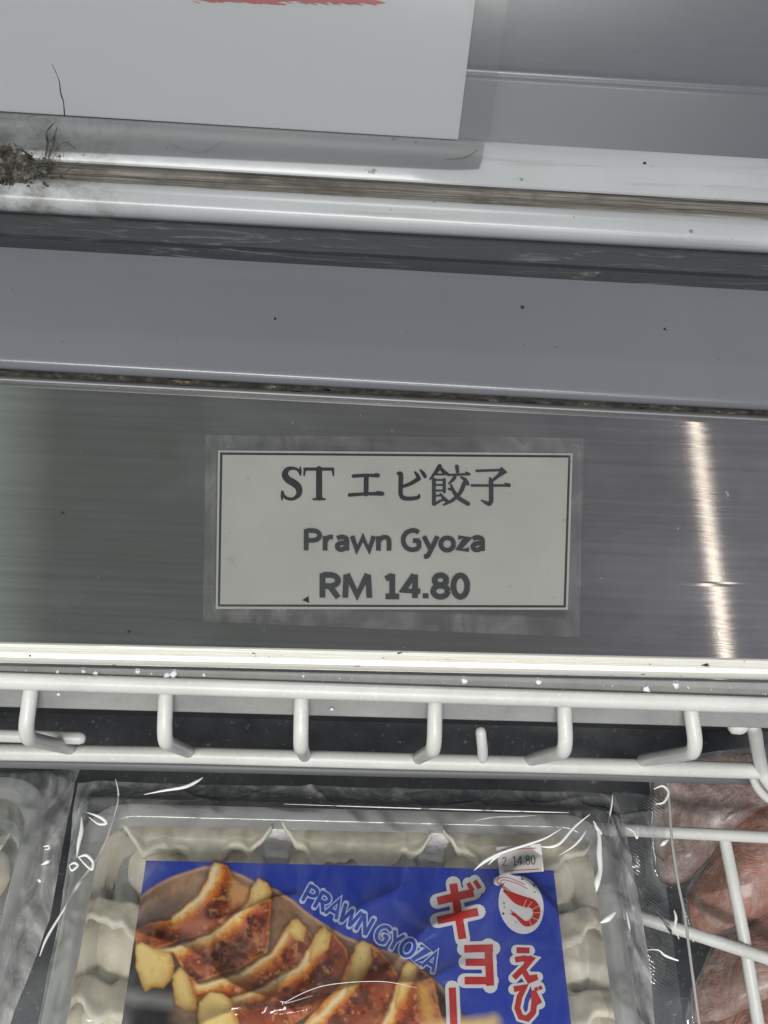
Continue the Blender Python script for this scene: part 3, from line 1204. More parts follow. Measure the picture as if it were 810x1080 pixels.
# ---- dumplings
def dumpling_mesh(L=.056, seed=1):
    """half-moon dumpling seen from above: a pleated belly and a wavy pressed seam with an ear at each end"""
    r = np.random.default_rng(seed)
    ph = r.uniform(0, 6)
    V, F = [], []
    n, m = 64, 18
    # belly
    for i in range(n + 1):
        s_ = -1 + 2 * i / n
        e = math.sqrt(max(0, 1 - abs(s_) ** 2.4))
        for j in range(m + 1):
            a = math.pi * j / m
            pl = 1 + .05 * math.sin(s_ * 24 + ph + math.sin(a) * 1.5) + .04 * mn.noise(Vector((s_ * 4, j * .2, seed)))
            V.append((s_ * L * .47, math.cos(a) * .0150 * e * pl - .003, math.sin(a) ** .8 * .0115 * e * pl))
    for i in range(n):
        for j in range(m):
            F.append((i * (m + 1) + j, i * (m + 1) + j + 1, (i + 1) * (m + 1) + j + 1, (i + 1) * (m + 1) + j))
    # pressed seam: a ribbon that sags in the middle and curls up into ears
    b = len(V)
    q = 10
    for side in (0, 1):
        for i in range(n + 1):
            s_ = -1 + 2 * i / n
            smile = .0062 * (1 - s_ * s_) + .0015 * math.sin(s_ * 9 + ph) + .0009 * math.sin(s_ * 19 + ph * 2) + .0004 * math.sin(s_ * 37 + ph)
            ear = max(0, (abs(s_) - .72) / .28) ** 1.5
            wid = .0085 * (1 - .35 * ear) * (1 + .10 * math.sin(s_ * 7 + ph))
            for j in range(q + 1):
                t = j / q
                y = .0105 - smile * (.35 + .65 * t) - wid * t + .0015 * ear
                z = .0095 + .0085 * t + .0010 * math.sin(s_ * 13 + ph) * (1 - abs(2 * t - 1)) + .0045 * ear + .0012 * math.sin(s_ * 9 + ph) * t
                z -= .0030 * max(0, t - .86) / .14
                V.append((s_ * L * .5 * (1 + .02 * t), y, z - side * .0011))
    w_ = q + 1
    h_ = (n + 1) * w_
    for side in (0, 1):
        o_ = b + side * h_
        for i in range(n):
            for j in range(q):
                F.append((o_ + i * w_ + j, o_ + i * w_ + j + 1, o_ + (i + 1) * w_ + j + 1, o_ + (i + 1) * w_ + j))
    rim = [i * w_ for i in range(n + 1)] + [n * w_ + j for j in range(1, q + 1)] + [i * w_ + q for i in range(n - 1, -1, -1)] + [j for j in range(q - 1, 0, -1)]
    for k in range(len(rim)):
        a_, c_ = rim[k], rim[(k + 1) % len(rim)]
        F.append((b + a_, b + c_, b + c_ + h_, b + a_ + h_))
    return V, F


DM = []
for sd in range(4):
    V, F = dumpling_mesh(seed=sd + 3)
    o = lobj('gyoza', V, F, MAT['dough'], None)
    DM.append(o.data)
    bpy.data.objects.remove(o)


def place_dumpling(k, px, py, h, rot, sc, label):
    o = bpy.data.objects.new('gyoza', DM[k % 4])
    COL.objects.link(o)
    p = loc(px, py, h)
    o.matrix_world = PM @ Matrix.Translation(p) @ Matrix.Rotation(math.radians(rot), 4, 'Z') @ Matrix.Rotation(math.radians(8), 4, 'X') @ Matrix.Diagonal((sc[0], sc[1], sc[2], 1))
    tag(o, label, 'dumpling', 'frozen gyoza in the clear trays')
    return o


place_dumpling(0, 209, 909, -.024, 0, (.97, 1.0, 1.1), 'pale frozen gyoza in the far left corner, above the left half of the blue card')
place_dumpling(1, 373, 916, -.024, -2, (.95, 1.0, 1.1), 'pale frozen gyoza in the middle of the far row, behind the blue card')
place_dumpling(2, 536, 921, -.024, -3, (.95, 1.0, 1.1), 'pale frozen gyoza right in the far row, behind the price sticker')
place_dumpling(3, 176, 992, -.024, -4, (1.05, 1.0, 1), 'frosted gyoza half hidden by the left edge of the blue card, middle row')
place_dumpling(1, 160, 1078, -.024, -6, (1.08, 1.0, 1), 'frosted gyoza at the lower left corner of the blue card')
place_dumpling(2, 556, 1000, -.024, 6, (1.0, 1.0, 1), 'frosted gyoza showing one ear beside the prawn emblem, right of the blue card')
place_dumpling(0, 574, 1084, -.024, 4, (1.08, 1.0, 1), 'frosted gyoza at the lower right of the blue card')

# ---- the printed card: a flat print, its picture laid down as colours on a fine grid
X0, X1, Y0, Y1 = 120, 612, 900, 1100
STEP = .8
gx = np.arange(X0, X1, STEP)
gy = np.arange(Y0, Y1, STEP)
GX, GY = np.meshgrid(gx, gy)
IMG = np.zeros(GX.shape + (3,))


def S3(r, g, b):
    return np.array(srgb(r, g, b)[:3])


def vnoise(sc, oct=4, seed=0, ax=1.0):
    r = np.random.default_rng(seed)
    out = np.zeros(GX.shape)
    amp = 1
    tot = 0
    for o_ in range(oct):
        s = sc / 2 ** o_
        nx, ny = int((X1 - X0) / s) + 3, int((Y1 - Y0) / (s * ax)) + 3
        g = r.random((ny, nx))
        fx, fy = (GX - X0) / s, (GY - Y0) / (s * ax)
        ix, iy = fx.astype(int), fy.astype(int)
        tx, ty = fx - ix, fy - iy
        tx, ty = tx * tx * (3 - 2 * tx), ty * ty * (3 - 2 * ty)
        out += amp * ((g[iy, ix] * (1 - tx) + g[iy, ix + 1] * tx) * (1 - ty) + (g[iy + 1, ix] * (1 - tx) + g[iy + 1, ix + 1] * tx) * ty)
        tot += amp
        amp *= .55
    return out / tot


WX, WY = (vnoise(14, 3, 91) - .5) * 7, (vnoise(14, 3, 92) - .5) * 7


def sdist(pts, warp=0.0):
    """signed distance to a polygon, negative inside"""
    x, y = GX + WX * warp, GY + WY * warp
    d = np.full(GX.shape, 1e9)
    ins = np.zeros(GX.shape, bool)
    n = len(pts)
    for i in range(n):
        (ax, ay2), (bx, by) = pts[i], pts[(i + 1) % n]
        ex, ey = bx - ax, by - ay2
        t = np.clip(((x - ax) * ex + (y - ay2) * ey) / (ex * ex + ey * ey + 1e-9), 0, 1)
        d = np.minimum(d, np.hypot(x - ax - t * ex, y - ay2 - t * ey))
        c = ((ay2 > y) != (by > y)) & (x < (bx - ax) * (y - ay2) / (by - ay2 + 1e-12) + ax)
        ins ^= c
    return np.where(ins, -d, d)


def ldist(pts, warp=0.0):
    """distance to a polyline and its local width"""
    x, y = GX + WX * warp, GY + WY * warp
    best = np.full(GX.shape, 1e9)
    for (ax, ay2, wa), (bx, by, wb_) in zip(pts[:-1], pts[1:]):
        ex, ey = bx - ax, by - ay2
        t = np.clip(((x - ax) * ex + (y - ay2) * ey) / (ex * ex + ey * ey + 1e-9), 0, 1)
        best = np.minimum(best, np.hypot(x - ax - t * ex, y - ay2 - t * ey) - (wa + (wb_ - wa) * t) / 2)
    return best


def lay(mask, col):
    global IMG
    m = np.clip(mask, 0, 1)[..., None]
    IMG = IMG * (1 - m) + (col if getattr(col, 'ndim', 1) == 3 else np.asarray(col)) * m


def soft(d, wdt=.9):
    return np.clip(.5 - d / wdt, 0, 1)


# blue ground with a faint wave-scale pattern
IMG[:] = S3(38, 66, 178)
pat = np.zeros(GX.shape)
for row in range(-2, 20):
    cy = 900 + row * 11
    off = 11 if row % 2 else 0
    dx = (GX - off + 11) % 22 - 11
    rr = np.hypot(dx, GY - cy - 8)
    sel = rr < 11.5
    pat = np.where(sel, .5 + .5 * np.cos(rr * 1.7), pat)
lay(pat * .10, S3(70, 100, 205))


def zo(pts, o=(130, 890), s=2.314):
    return [(o[0] + p[0] / s, o[1] + p[1] / s) + tuple(p[2:]) for p in pts]


def z2(pts):
    return zo(pts, (120, 900), 4.5)


n1, n2, n3 = vnoise(16, 5, 1), vnoise(7, 4, 2), vnoise(40, 3, 3)
# wooden plate
plate = [(130, 985), (141, 955), (150, 943), (165, 932), (182, 924), (200, 918), (216, 913), (235, 914), (255, 922), (272, 931), (292, 938), (308, 948), (322, 960), (340, 973), (362, 986), (392, 998), (420, 1006),
         (446, 1022), (466, 1040), (486, 1066), (505, 1110), (110, 1110)]
dpl = sdist(plate, .15)
wood = (S3(128, 92, 70)[None, None] * (1 - n3[..., None]) + S3(196, 160, 128)[None, None] * n3[..., None]) * (.55 + .85 * n2[..., None])
lay(soft(dpl), wood)
lay(soft(np.abs(dpl + 2.2) - 1.3, 2) * .7, S3(222, 180, 150))
# dark lower left and soft grey blur, dark right
lay(soft(sdist([(110, 1010), (150, 985), (190, 1020), (180, 1110), (100, 1110)], .3), 18), S3(38, 38, 42))
lay(soft(sdist([(140, 968), (175, 950), (205, 940), (190, 966), (150, 985), (138, 985)], .2), 14) * .8, S3(110, 100, 98))
lay(soft(ldist([(128, 1050, 10), (150, 1052, 14), (178, 1056, 12)], .6), 14) * .75, S3(175, 175, 178))
lay(soft(sdist([(440, 1030), (462, 1038), (490, 1072), (505, 1110), (430, 1110)], .2), 10), S3(40, 30, 28))


def gyoza_print(outline, crest, tips, tail, seed, dark=.5):
    """one fried dumpling of the printed photo"""
    global IMG
    d = sdist(outline, .45)
    a = vnoise(12, 5, seed)
    b = vnoise(4.5, 3, seed + 50)
    c = vnoise(22, 3, seed + 70)
    msk = soft(d, 1.6)
    cd_ = np.clip(ldist([(p[0], p[1], 0) for p in crest], .4) + (a - .5) * 9, 0, 60)
    stops = [0, 2.5, 6, 11, 19, 30, 60]
    cols = np.array([S3(254, 232, 170), S3(250, 204, 118), S3(232, 148, 66), S3(190, 92, 42), S3(138, 56, 28), S3(158, 72, 36), S3(196, 108, 54)])
    col = np.stack([np.interp(cd_, stops, cols[:, k]) for k in range(3)], -1)
    col = col * (.70 + .62 * b[..., None])
    lay(soft(d - 3.0, 6) * .70, S3(52, 28, 16))
    lay(msk, col)
    lay(np.clip((c - .5) * 5, 0, 1) * np.clip((b - .35) * 4, 0, 1) * msk * np.clip((cd_ - 7) / 5, 0, 1) * .75, S3(214, 140, 112))
    lay(np.clip((a - .56) * 9, 0, 1) * np.clip((cd_ - 6) / 5, 0, 1) * msk * (.40 + .60 * dark), S3(70, 24, 14))
    lay(np.clip((vnoise(3.2, 2, seed + 33) - .70) * 14, 0, 1) * msk * .22, S3(70, 28, 14))
    lay(np.clip((vnoise(6, 3, seed + 44) - .64) * 10, 0, 1) * msk * np.clip((cd_ - 4) / 4, 0, 1) * .45, S3(250, 196, 124))
    lay(soft(np.abs(d + 1.2) - .6, 2) * msk * .65, S3(236, 160, 78))
    cl = ldist(crest, .6)
    lay(soft(cl, 3.5) * .85, S3(240, 198, 122) * (.75 + .5 * b[..., None]))
    lay(soft(cl + 1.6, 2.4) * .9, S3(253, 240, 204))
    for blob, tone in [(t, 0) for t in tips] + [(t, 1) for t in tail]:
        td = sdist(blob, .55)
        gx_ = np.clip((GX - np.mean([p[0] for p in blob])) / 30 + (GY - np.mean([p[1] for p in blob])) / 34, -1, 1)
        sh = np.clip(-td / 7, 0, 1) * .75 + .25 - .35 * gx_ + (b - .5) * .35
        sh = np.clip(sh, 0, 1)[..., None]
        if tone:
            lay(soft(td - 2, 4) * .45, S3(80, 48, 20))
        base_c = S3(206, 146, 60) * (1 - sh) + S3(253, 226, 150) * sh
        lay(soft(td, 2.2), base_c)
        lay(np.clip((a - .60) * 7, 0, 1) * soft(td + .5, 2) * .12, S3(200, 130, 54))


gyoza_print(z2([(480, 45), (545, 58), (562, 120), (640, 165), (650, 235), (545, 320), (470, 372), (330, 412), (200, 452), (100, 440), (100, 365), (180, 328), (270, 318), (400, 208)]),
            z2([(482, 70, 8), (466, 130, 9), (420, 205, 6), (350, 265, 6), (285, 312, 5)]), [], [], 21, .45)
lay(soft(sdist(z2([(560, 120), (640, 165), (640, 220), (560, 260), (540, 190)]), .6), 8) * .8, S3(222, 172, 110))
lay(soft(sdist(z2([(320, 335), (420, 300), (470, 340), (400, 390), (330, 390)]), .6), 12) * .65, S3(222, 150, 124))
lay(soft(ldist([q + (w_,) for q, w_ in zip(z2([(110, 385), (170, 350), (250, 345)]), (8, 7, 6))], .9), 6) * .6, S3(206, 120, 60))
gyoza_print(z2([(640, 240), (665, 150), (690, 125), (735, 150), (748, 195), (745, 300), (730, 470), (600, 545), (420, 605), (370, 617), (310, 520), (270, 450), (450, 390), (560, 310)]),
            z2([(655, 230, 6), (600, 290, 5), (540, 335, 4), (470, 385, 4), (380, 425, 4), (290, 455, 5), (200, 465, 6)]),
            [z2([(640, 245), (655, 165), (685, 125), (728, 145), (748, 190), (735, 225), (700, 235), (665, 262)])],
            [z2([(100, 438), (130, 424), (195, 458), (265, 470), (285, 530), (278, 590), (235, 640), (190, 632), (150, 655), (130, 600), (108, 540)])], 22, .8)
lay(soft(sdist(z2([(530, 430), (610, 385), (655, 440), (610, 520), (520, 545)]), .9), 14) * .75, S3(66, 44, 40))
gyoza_print(zo([(400, 200), (425, 182), (448, 205), (472, 240), (476, 290), (430, 330), (345, 372), (230, 385), (170, 392), (130, 350), (150, 310), (185, 345), (280, 320), (360, 270)]),
            zo([(405, 215, 6), (362, 272, 5), (285, 322, 6), (225, 340, 5), (180, 350, 6)]),
            [zo([(398, 215), (410, 188), (428, 182), (446, 208), (440, 240), (420, 235)])],
            [zo([(118, 322), (138, 298), (155, 320), (172, 360), (184, 405), (150, 408), (126, 388)])], 23, .6)
gyoza_print(zo([(455, 250), (480, 207), (508, 214), (545, 255), (556, 320), (500, 390), (400, 450), (360, 500), (190, 500), (190, 390), (215, 365), (260, 380), (350, 345), (430, 300)]),
            zo([(455, 270, 8), (428, 305, 5), (350, 350, 6), (300, 372, 5), (265, 385, 5)]),
            [zo([(455, 255), (470, 218), (490, 204), (507, 220), (500, 255), (475, 275), (452, 292)])],
            [zo([(186, 388), (212, 360), (240, 366), (266, 382), (284, 440), (270, 490), (200, 490), (182, 420)])], 24, .6)
gyoza_print(zo([(555, 275), (578, 240), (608, 244), (652, 285), (678, 340), (660, 420), (600, 480), (500, 520), (360, 520), (480, 400), (530, 340)]),
            zo([(560, 320, 9), (530, 370, 7), (490, 415, 6), (440, 450, 5)]),
            [zo([(556, 290), (568, 250), (585, 236), (606, 246), (604, 290), (585, 330), (560, 360), (540, 372), (545, 335)])], [], 25, .5)
gyoza_print(zo([(672, 330), (690, 290), (714, 292), (756, 335), (782, 440), (760, 520), (620, 520), (640, 440), (660, 380)]),
            zo([(675, 350, 7), (655, 400, 6), (640, 440, 5)]),
            [zo([(672, 345), (682, 305), (698, 286), (716, 296), (712, 330), (692, 370), (665, 405), (660, 380)])], [], 26, .5)
lay(soft(sdist(zo([(716, 330), (745, 350), (760, 400), (758, 460), (735, 440), (722, 390)]), .6), 8) * .8, S3(232, 178, 92))
lay(soft(ldist([(470, 1105, 60), (520, 1078, 14)], .6), 12), S3(235, 205, 140))
lay(np.clip((vnoise(4, 3, 77) - .74) * 12, 0, 1) * soft(dpl + 6, 4) * .3, S3(60, 22, 12))

nxg, nyg = len(gx), len(gy)
# keep only the grid inside the card outline
CARD = [(154, 907.5), (584, 918), (604, 1095), (126, 1095)]
hcard = .0030
# a regular grid spanned between the card corners, coloured from the painting above
NU, NV_ = 600, 240
V, C = [], []
U_, W_ = np.meshgrid(np.linspace(0, 1, NU), np.linspace(0, 1, NV_))
QA = np.array(CARD, float)
QX = (QA[0, 0] * (1 - U_) + QA[1, 0] * U_) * (1 - W_) + (QA[3, 0] * (1 - U_) + QA[2, 0] * U_) * W_
QY = (QA[0, 1] * (1 - U_) + QA[1, 1] * U_) * (1 - W_) + (QA[3, 1] * (1 - U_) + QA[2, 1] * U_) * W_
FXI = np.clip((QX - X0) / STEP, 0, nxg - 1.001)
FYI = np.clip((QY - Y0) / STEP, 0, nyg - 1.001)
IX, IY = FXI.astype(int), FYI.astype(int)
TX, TY = (FXI - IX)[..., None], (FYI - IY)[..., None]
CC = (IMG[IY, IX] * (1 - TX) + IMG[IY, IX + 1] * TX) * (1 - TY) + (IMG[IY + 1, IX] * (1 - TX) + IMG[IY + 1, IX + 1] * TX) * TY


def card_h(px, py):
    """the card bows very slightly"""
    u = (px - 126) / 478
    return hcard + .0022 * math.sin(max(0, min(1, u)) * math.pi)


dirs = np.stack([(QX - 405) / FPX, -(QY - 540) / FPX, -np.ones_like(QX)], -1) @ R.T
hh = hcard + .0022 * np.sin(np.clip((QX - 126) / 478, 0, 1) * math.pi)
tt = (np.dot(P0 - CAM, nz) + hh) / (dirs @ nz)
pts = CAM + dirs * tt[..., None]
pl_ = (pts - P0) @ np.stack([ux, vy, nz], 1)
me = bpy.data.meshes.new('printed_card')
idx = np.arange(NU * NV_).reshape(NV_, NU)
quads = np.stack([idx[:-1, :-1], idx[1:, :-1], idx[1:, 1:], idx[:-1, 1:]], -1).reshape(-1, 4)
me.from_pydata(pl_.reshape(-1, 3).tolist(), [], quads.tolist())
ca = me.color_attributes.new('print', 'FLOAT_COLOR', 'POINT')
ca.data.foreach_set('color', np.concatenate([CC.reshape(-1, 3), np.ones((NU * NV_, 1))], 1).ravel().astype(np.float32))
mt = NT('printed_card_stock')
at = mt.n.new('ShaderNodeAttribute')
at.attribute_name = 'print'
mt.set(color=at.outputs['Color'], rough=.35)
me.materials.append(mt.mat)
me.polygons.foreach_set('use_smooth', [True] * len(me.polygons))
pc = bpy.data.objects.new('printed_card', me)
COL.objects.link(pc)
pc.parent = gp


def cardmap(h0):
    return lambda x, y, h: loc(x, y, card_h(x, y) + h0 + h)


MAT['print_white'] = plain('white_print', (.82, .82, .82, 1), .4)
MAT['print_red'] = plain('red_print', srgb(196, 44, 40), .4)
MAT['print_blue'] = plain('blue_print', srgb(52, 82, 186), .4)
MAT['print_pale'] = plain('pale_blue_print', srgb(205, 218, 246), .4)
MAT['print_dark'] = plain('dark_print', srgb(52, 52, 66), .4)


def zk(pts):
    return [(440 + p[0] / 6, 900 + p[1] / 6) for p in pts]


def ze(pts):
    return [(510 + p[0] / 5.4, 880 + p[1] / 5.4) for p in pts]


kata = [(zk([(128, 303), (357, 248)]), 8.6), (zk([(128, 425), (385, 370)]), 8.6), (zk([(228, 192), (287, 542)]), 8.4), (zk([(322, 188), (352, 238)]), 4.6), (zk([(364, 172), (396, 222)]), 4.6),
        (zk([(298, 605), (480, 600)]), 8), (zk([(450, 585), (462, 838)]), 8.4), (zk([(306, 690), (460, 690)]), 7.6), (zk([(300, 806), (470, 806)]), 8), (zk([(222, 850), (236, 1180)]), 7.6)]
hira = [(ze([(188, 660), (262, 662)]), 6.2, False), (ze([(180, 715), (235, 706), (268, 706), (240, 750), (172, 818)]), 6, False), (ze([(222, 765), (242, 800), (258, 828), (308, 812)]), 6, False),
        (ze([(172, 882), (232, 872), (205, 925), (192, 990), (212, 1040), (250, 1050), (282, 1015), (290, 950), (282, 905), (320, 965)]), 6.2, False), (ze([(296, 872), (304, 892)]), 4, False), (ze([(320, 864), (328, 884)]), 4, False)]
W, RD = Flat(cardmap(.0002)), Flat(cardmap(.00045))
for p, wd in kata:
    W.stroke(p, wd + 7.5)
    RD.stroke(p, wd, ends='flat')
for p, wd, c in hira:
    W.stroke(p, wd + 5.5)
    RD.stroke(p, wd, ends='flat')
# keep the strokes' corners filled
for p, wd, c in hira:
    for q in p[1:-1]:
        RD.disc(q[0], q[1], wd / 2 * .98)
lobj('lettering_outline', W.V, W.F, MAT['print_white'], pc, smooth=False)
lobj('red_lettering', RD.V, RD.F, MAT['print_red'], pc, smooth=False)


tw = Flat(cardmap(.0002))
stroke_text(tw, 'PRAWN GYOZA', 317, 949, 457, 1025.5, 19.5, 6.8, 'round')
lobj('pale_lettering', tw.V, tw.F, MAT['print_pale'], pc, smooth=False)
tb = Flat(cardmap(.0005))
stroke_text(tb, 'PRAWN GYOZA', 317, 949, 457, 1025.5, 19.5, 3.7)
lobj('blue_lettering', tb.V, tb.F, MAT['print_blue'], pc, smooth=False)

# prawn emblem
em = Flat(cardmap(.00055))
em.disc(510 + 214 / 5.4, 880 + 402 / 5.4, 23.5, 31, 36, math.radians(-12))
em.stroke([(510 + 80 / 5.4, 880 + 268 / 5.4), (510 + 120 / 5.4, 880 + 245 / 5.4), (510 + 190 / 5.4, 880 + 265 / 5.4)], 9)
lobj('emblem_ground', em.V, em.F, MAT['print_white'], pc, smooth=False)
er = Flat(cardmap(.0008))
er.stroke([q + (wd_ / 5.4,) for q, wd_ in zip(ze([(112, 322), (150, 342), (190, 368), (235, 385), (275, 395), (300, 425), (298, 470), (270, 503), (236, 508), (205, 482), (175, 452)]),
                                             (6, 34, 54, 58, 52, 44, 40, 36, 28, 20, 12))], curve=True, n=6)
er.poly(ze([(185, 458), (150, 425), (165, 450), (148, 450), (178, 470)]))
for pts in ([(140, 325), (90, 290), (78, 262), (100, 247), (150, 250), (235, 285)], [(150, 322), (105, 285), (98, 268), (120, 260), (190, 280), (250, 310)], [(130, 318), (85, 275)]):
    er.stroke([q + (.6,) for q in ze(pts)], curve=True, n=6)
lobj('prawn_emblem', er.V, er.F, MAT['print_red'], pc, smooth=False)
ed = Flat(cardmap(.0011))
for x, y in ((220, 222), (220, 256), (288, 290), (292, 330), (116, 392), (112, 452), (118, 415), (185, 500)):
    ed.disc(510 + x / 5.4, 880 + y / 5.4, random.uniform(.6, 1.4))
ed.disc(510 + 124 / 5.4, 880 + 322 / 5.4, 1.5, 1.1)
lobj('emblem_dots', ed.V, ed.F, MAT['print_dark'], pc, smooth=False)
es = Flat(cardmap(.0011))
for p, q in (((244, 372), (228, 412)), ((275, 385), (244, 425)), ((318, 405), (272, 430)), ((322, 445), (276, 448)), ((312, 490), (272, 470)), ((275, 525), (258, 480))):
    es.stroke(ze([p, q]), .5)
lobj('emblem_lines', es.V, es.F, MAT['print_white'], pc, smooth=False)

# price sticker, stuck on the bag over the card's top edge
HS = .0062
stk_q = [(523.3, 893.5), (570.5, 889.8), (573.5, 919), (527, 922.5)]
sv = [loc(x, y, HS + .0002) for x, y in stk_q] + [loc(x, y, HS + .0005) for x, y in stk_q]
MAT['sticker'] = plain('sticker_paper', (.80, .78, .77, 1), .5)
MAT['stamp'] = plain('faint_stamp_ink', srgb(96, 92, 94), .6)
sk = lobj('price_sticker', sv, [(0, 1, 2, 3), (4, 5, 6, 7), (0, 1, 5, 4), (1, 2, 6, 5), (2, 3, 7, 6), (3, 0, 4, 7)], MAT['sticker'], gp, smooth=False)
sr = Flat(lambda x, y, h: loc(x, y, HS + .0006 + h))


def zs(x, y):
    return 515 + x / 10.125, 880 + y / 10.125


sr.stroke([zs(135, 166), zs(515, 146)], .7, ends='flat')
sr.stroke([zs(170, 392), zs(540, 370)], .8, ends='flat')
lobj('red_lines', sr.V, sr.F, MAT['print_red'], sk, smooth=False)
sd_ = Flat(lambda x, y, h: loc(x, y, HS + .0006 + h))
x0, y0 = zs(145, 338)
x1, y1 = zs(200, 336)
stroke_text(sd_, '2', x0, y0, x1, y1, 9.5, .9)
x0, y0 = zs(258, 336)
x1, y1 = zs(510, 322)
stroke_text(sd_, '14.80', x0, y0, x1, y1, 10.5, 1.0)
lobj('stamped_price', sd_.V, sd_.F, MAT['stamp'], sk, smooth=False)

# ---- the clear bag: one crinkled film laid over tray and card
from mathutils import noise as mn


CREASES = []
for k in range(150):
    cx_, cy_ = random.uniform(-.125, .125), random.uniform(-.085, .018)
    edge_d = max(abs(cx_) - HW + .012, cy_ + .012)
    if edge_d < 0 and random.random() < .90:
        continue
    aa_ = random.uniform(0, math.pi)
    CREASES.append((cx_, cy_, math.cos(aa_), math.sin(aa_), random.uniform(.005, .022), random.uniform(.0004, .0013) * (1 if edge_d > 0 else .5), random.uniform(.0010, .0028)))
# two long soft folds that cross the card
CREASES.append((-.02, -.075, .97, .22, .06, .0014, .005))
CREASES.append((.035, -.045, .80, .60, .035, .0012, .005))
CREASES.append((-.05, -.06, .90, -.43, .03, .0009, .004))
CR = np.array(CREASES)


def bag_h(px, py, x, y):
    """height of the film: up on the tray lip, sagging outside it, with sharp little creases"""
    dx = max(0.0, abs(x) - (HW - .004))
    dy = max(0.0, y + .003)
    d = math.hypot(dx, dy)
    h = .0064 - .020 * (1 - math.exp(-(d / .012) ** 1.3))
    rx_, ry_ = x - CR[:, 0], y - CR[:, 1]
    al = rx_ * CR[:, 2] + ry_ * CR[:, 3]
    ac = -rx_ * CR[:, 3] + ry_ * CR[:, 2] + .0015 * np.sin(al * 160 + CR[:, 0] * 900)
    h += float(np.sum(CR[:, 5] * np.exp(-np.abs(ac) / CR[:, 6]) * np.exp(-(al / CR[:, 4]) ** 4)))
    return h + .0010 * mn.noise(Vector((x * 18, y * 21, 1.3)))


def bag_sheet(poly_left, poly_right, y0, y1, nu, nv, hfun, warp=0):
    V = []
    for j in range(nv + 1):
        v = j / nv
        xl = np.interp(v, [p[0] for p in poly_left], [p[1] for p in poly_left])
        xr = np.interp(v, [p[0] for p in poly_right], [p[1] for p in poly_right])
        for i in range(nu + 1):
            u = i / nu
            px = xl + (xr - xl) * u
            py = (y0[0] * (1 - u) + y0[1] * u) * (1 - v) + (y1[0] * (1 - u) + y1[1] * u) * v
            p = loc(px, py, 0)
            x, y = tri(p)
            V.append((p[0], p[1], hfun(px, py, x, y)))
    n = nu + 1
    F = [(j * n + i, j * n + i + 1, (j + 1) * n + i + 1, (j + 1) * n + i) for j in range(nv) for i in range(nu)]
    return V, F


V, F = bag_sheet([(0, 78), (.2, 74), (.45, 62), (1, 20)], [(0, 655), (.5, 690), (1, 700)], (812, 824), (1190, 1190), 330, 150, bag_h)
bag = lobj('clear_bag', V, F, MAT['bag'], gp)
ma = bag.data.color_attributes.new('milk', 'FLOAT_COLOR', 'POINT')
for k, v_ in enumerate(V):
    x, y = tri(np.array(v_))
    o_ = max(0, abs(x) - HW + .003, y + .002)
    inner = min(1, max(0, (abs(x - .004) - .066) / .006))
    q_ = .040 + .13 * inner + .72 * min(1, o_ / .006)
    ma.data[k].color = (q_, q_, q_, 1)


def seal_h(px, py, x, y):
    patch = max(math.exp(-((px - 675) / 7) ** 2 - ((py - 903) / 18) ** 2), math.exp(-((px - 692) / 14) ** 2 - ((py - 1000) / 42) ** 2), .7 * math.exp(-((px - 690) / 12) ** 2 - ((py - 842) / 10) ** 2))
    patch *= max(0, min(1, .6 + 1.6 * mn.noise(Vector((x * 70, y * 45, 2)))))
    ridge = .00045 * math.sin((x * .75 + y) * 4000) * patch
    rx_, ry_ = x - CR[:, 0], y - CR[:, 1]
    al = rx_ * CR[:, 2] + ry_ * CR[:, 3]
    ac = -rx_ * CR[:, 3] + ry_ * CR[:, 2]
    cr_ = float(np.sum(CR[:, 5] * np.exp(-np.abs(ac) / CR[:, 6]) * np.exp(-(al / CR[:, 4]) ** 4)))
    return -.006 + .0022 * mn.noise(Vector((x * 28, y * 16, 4))) + ridge + .7 * cr_


V, F = bag_sheet([(0, 650), (.5, 664), (1, 690)], [(0, 706), (.25, 707), (.45, 716), (.7, 727), (1, 742)], (828, 832), (1190, 1190), 90, 420, seal_h)
lobj('bag_seal', V, F, MAT['seal'], bag)


def fold(pts, r, h=.0078):  # tapered tube along a film fold, drawing its glint as a white line
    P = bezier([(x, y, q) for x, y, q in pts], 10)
    return tube([loc(p[0], p[1], h) for p in P], [max(.06, p[2]) * r for p in P], 6)


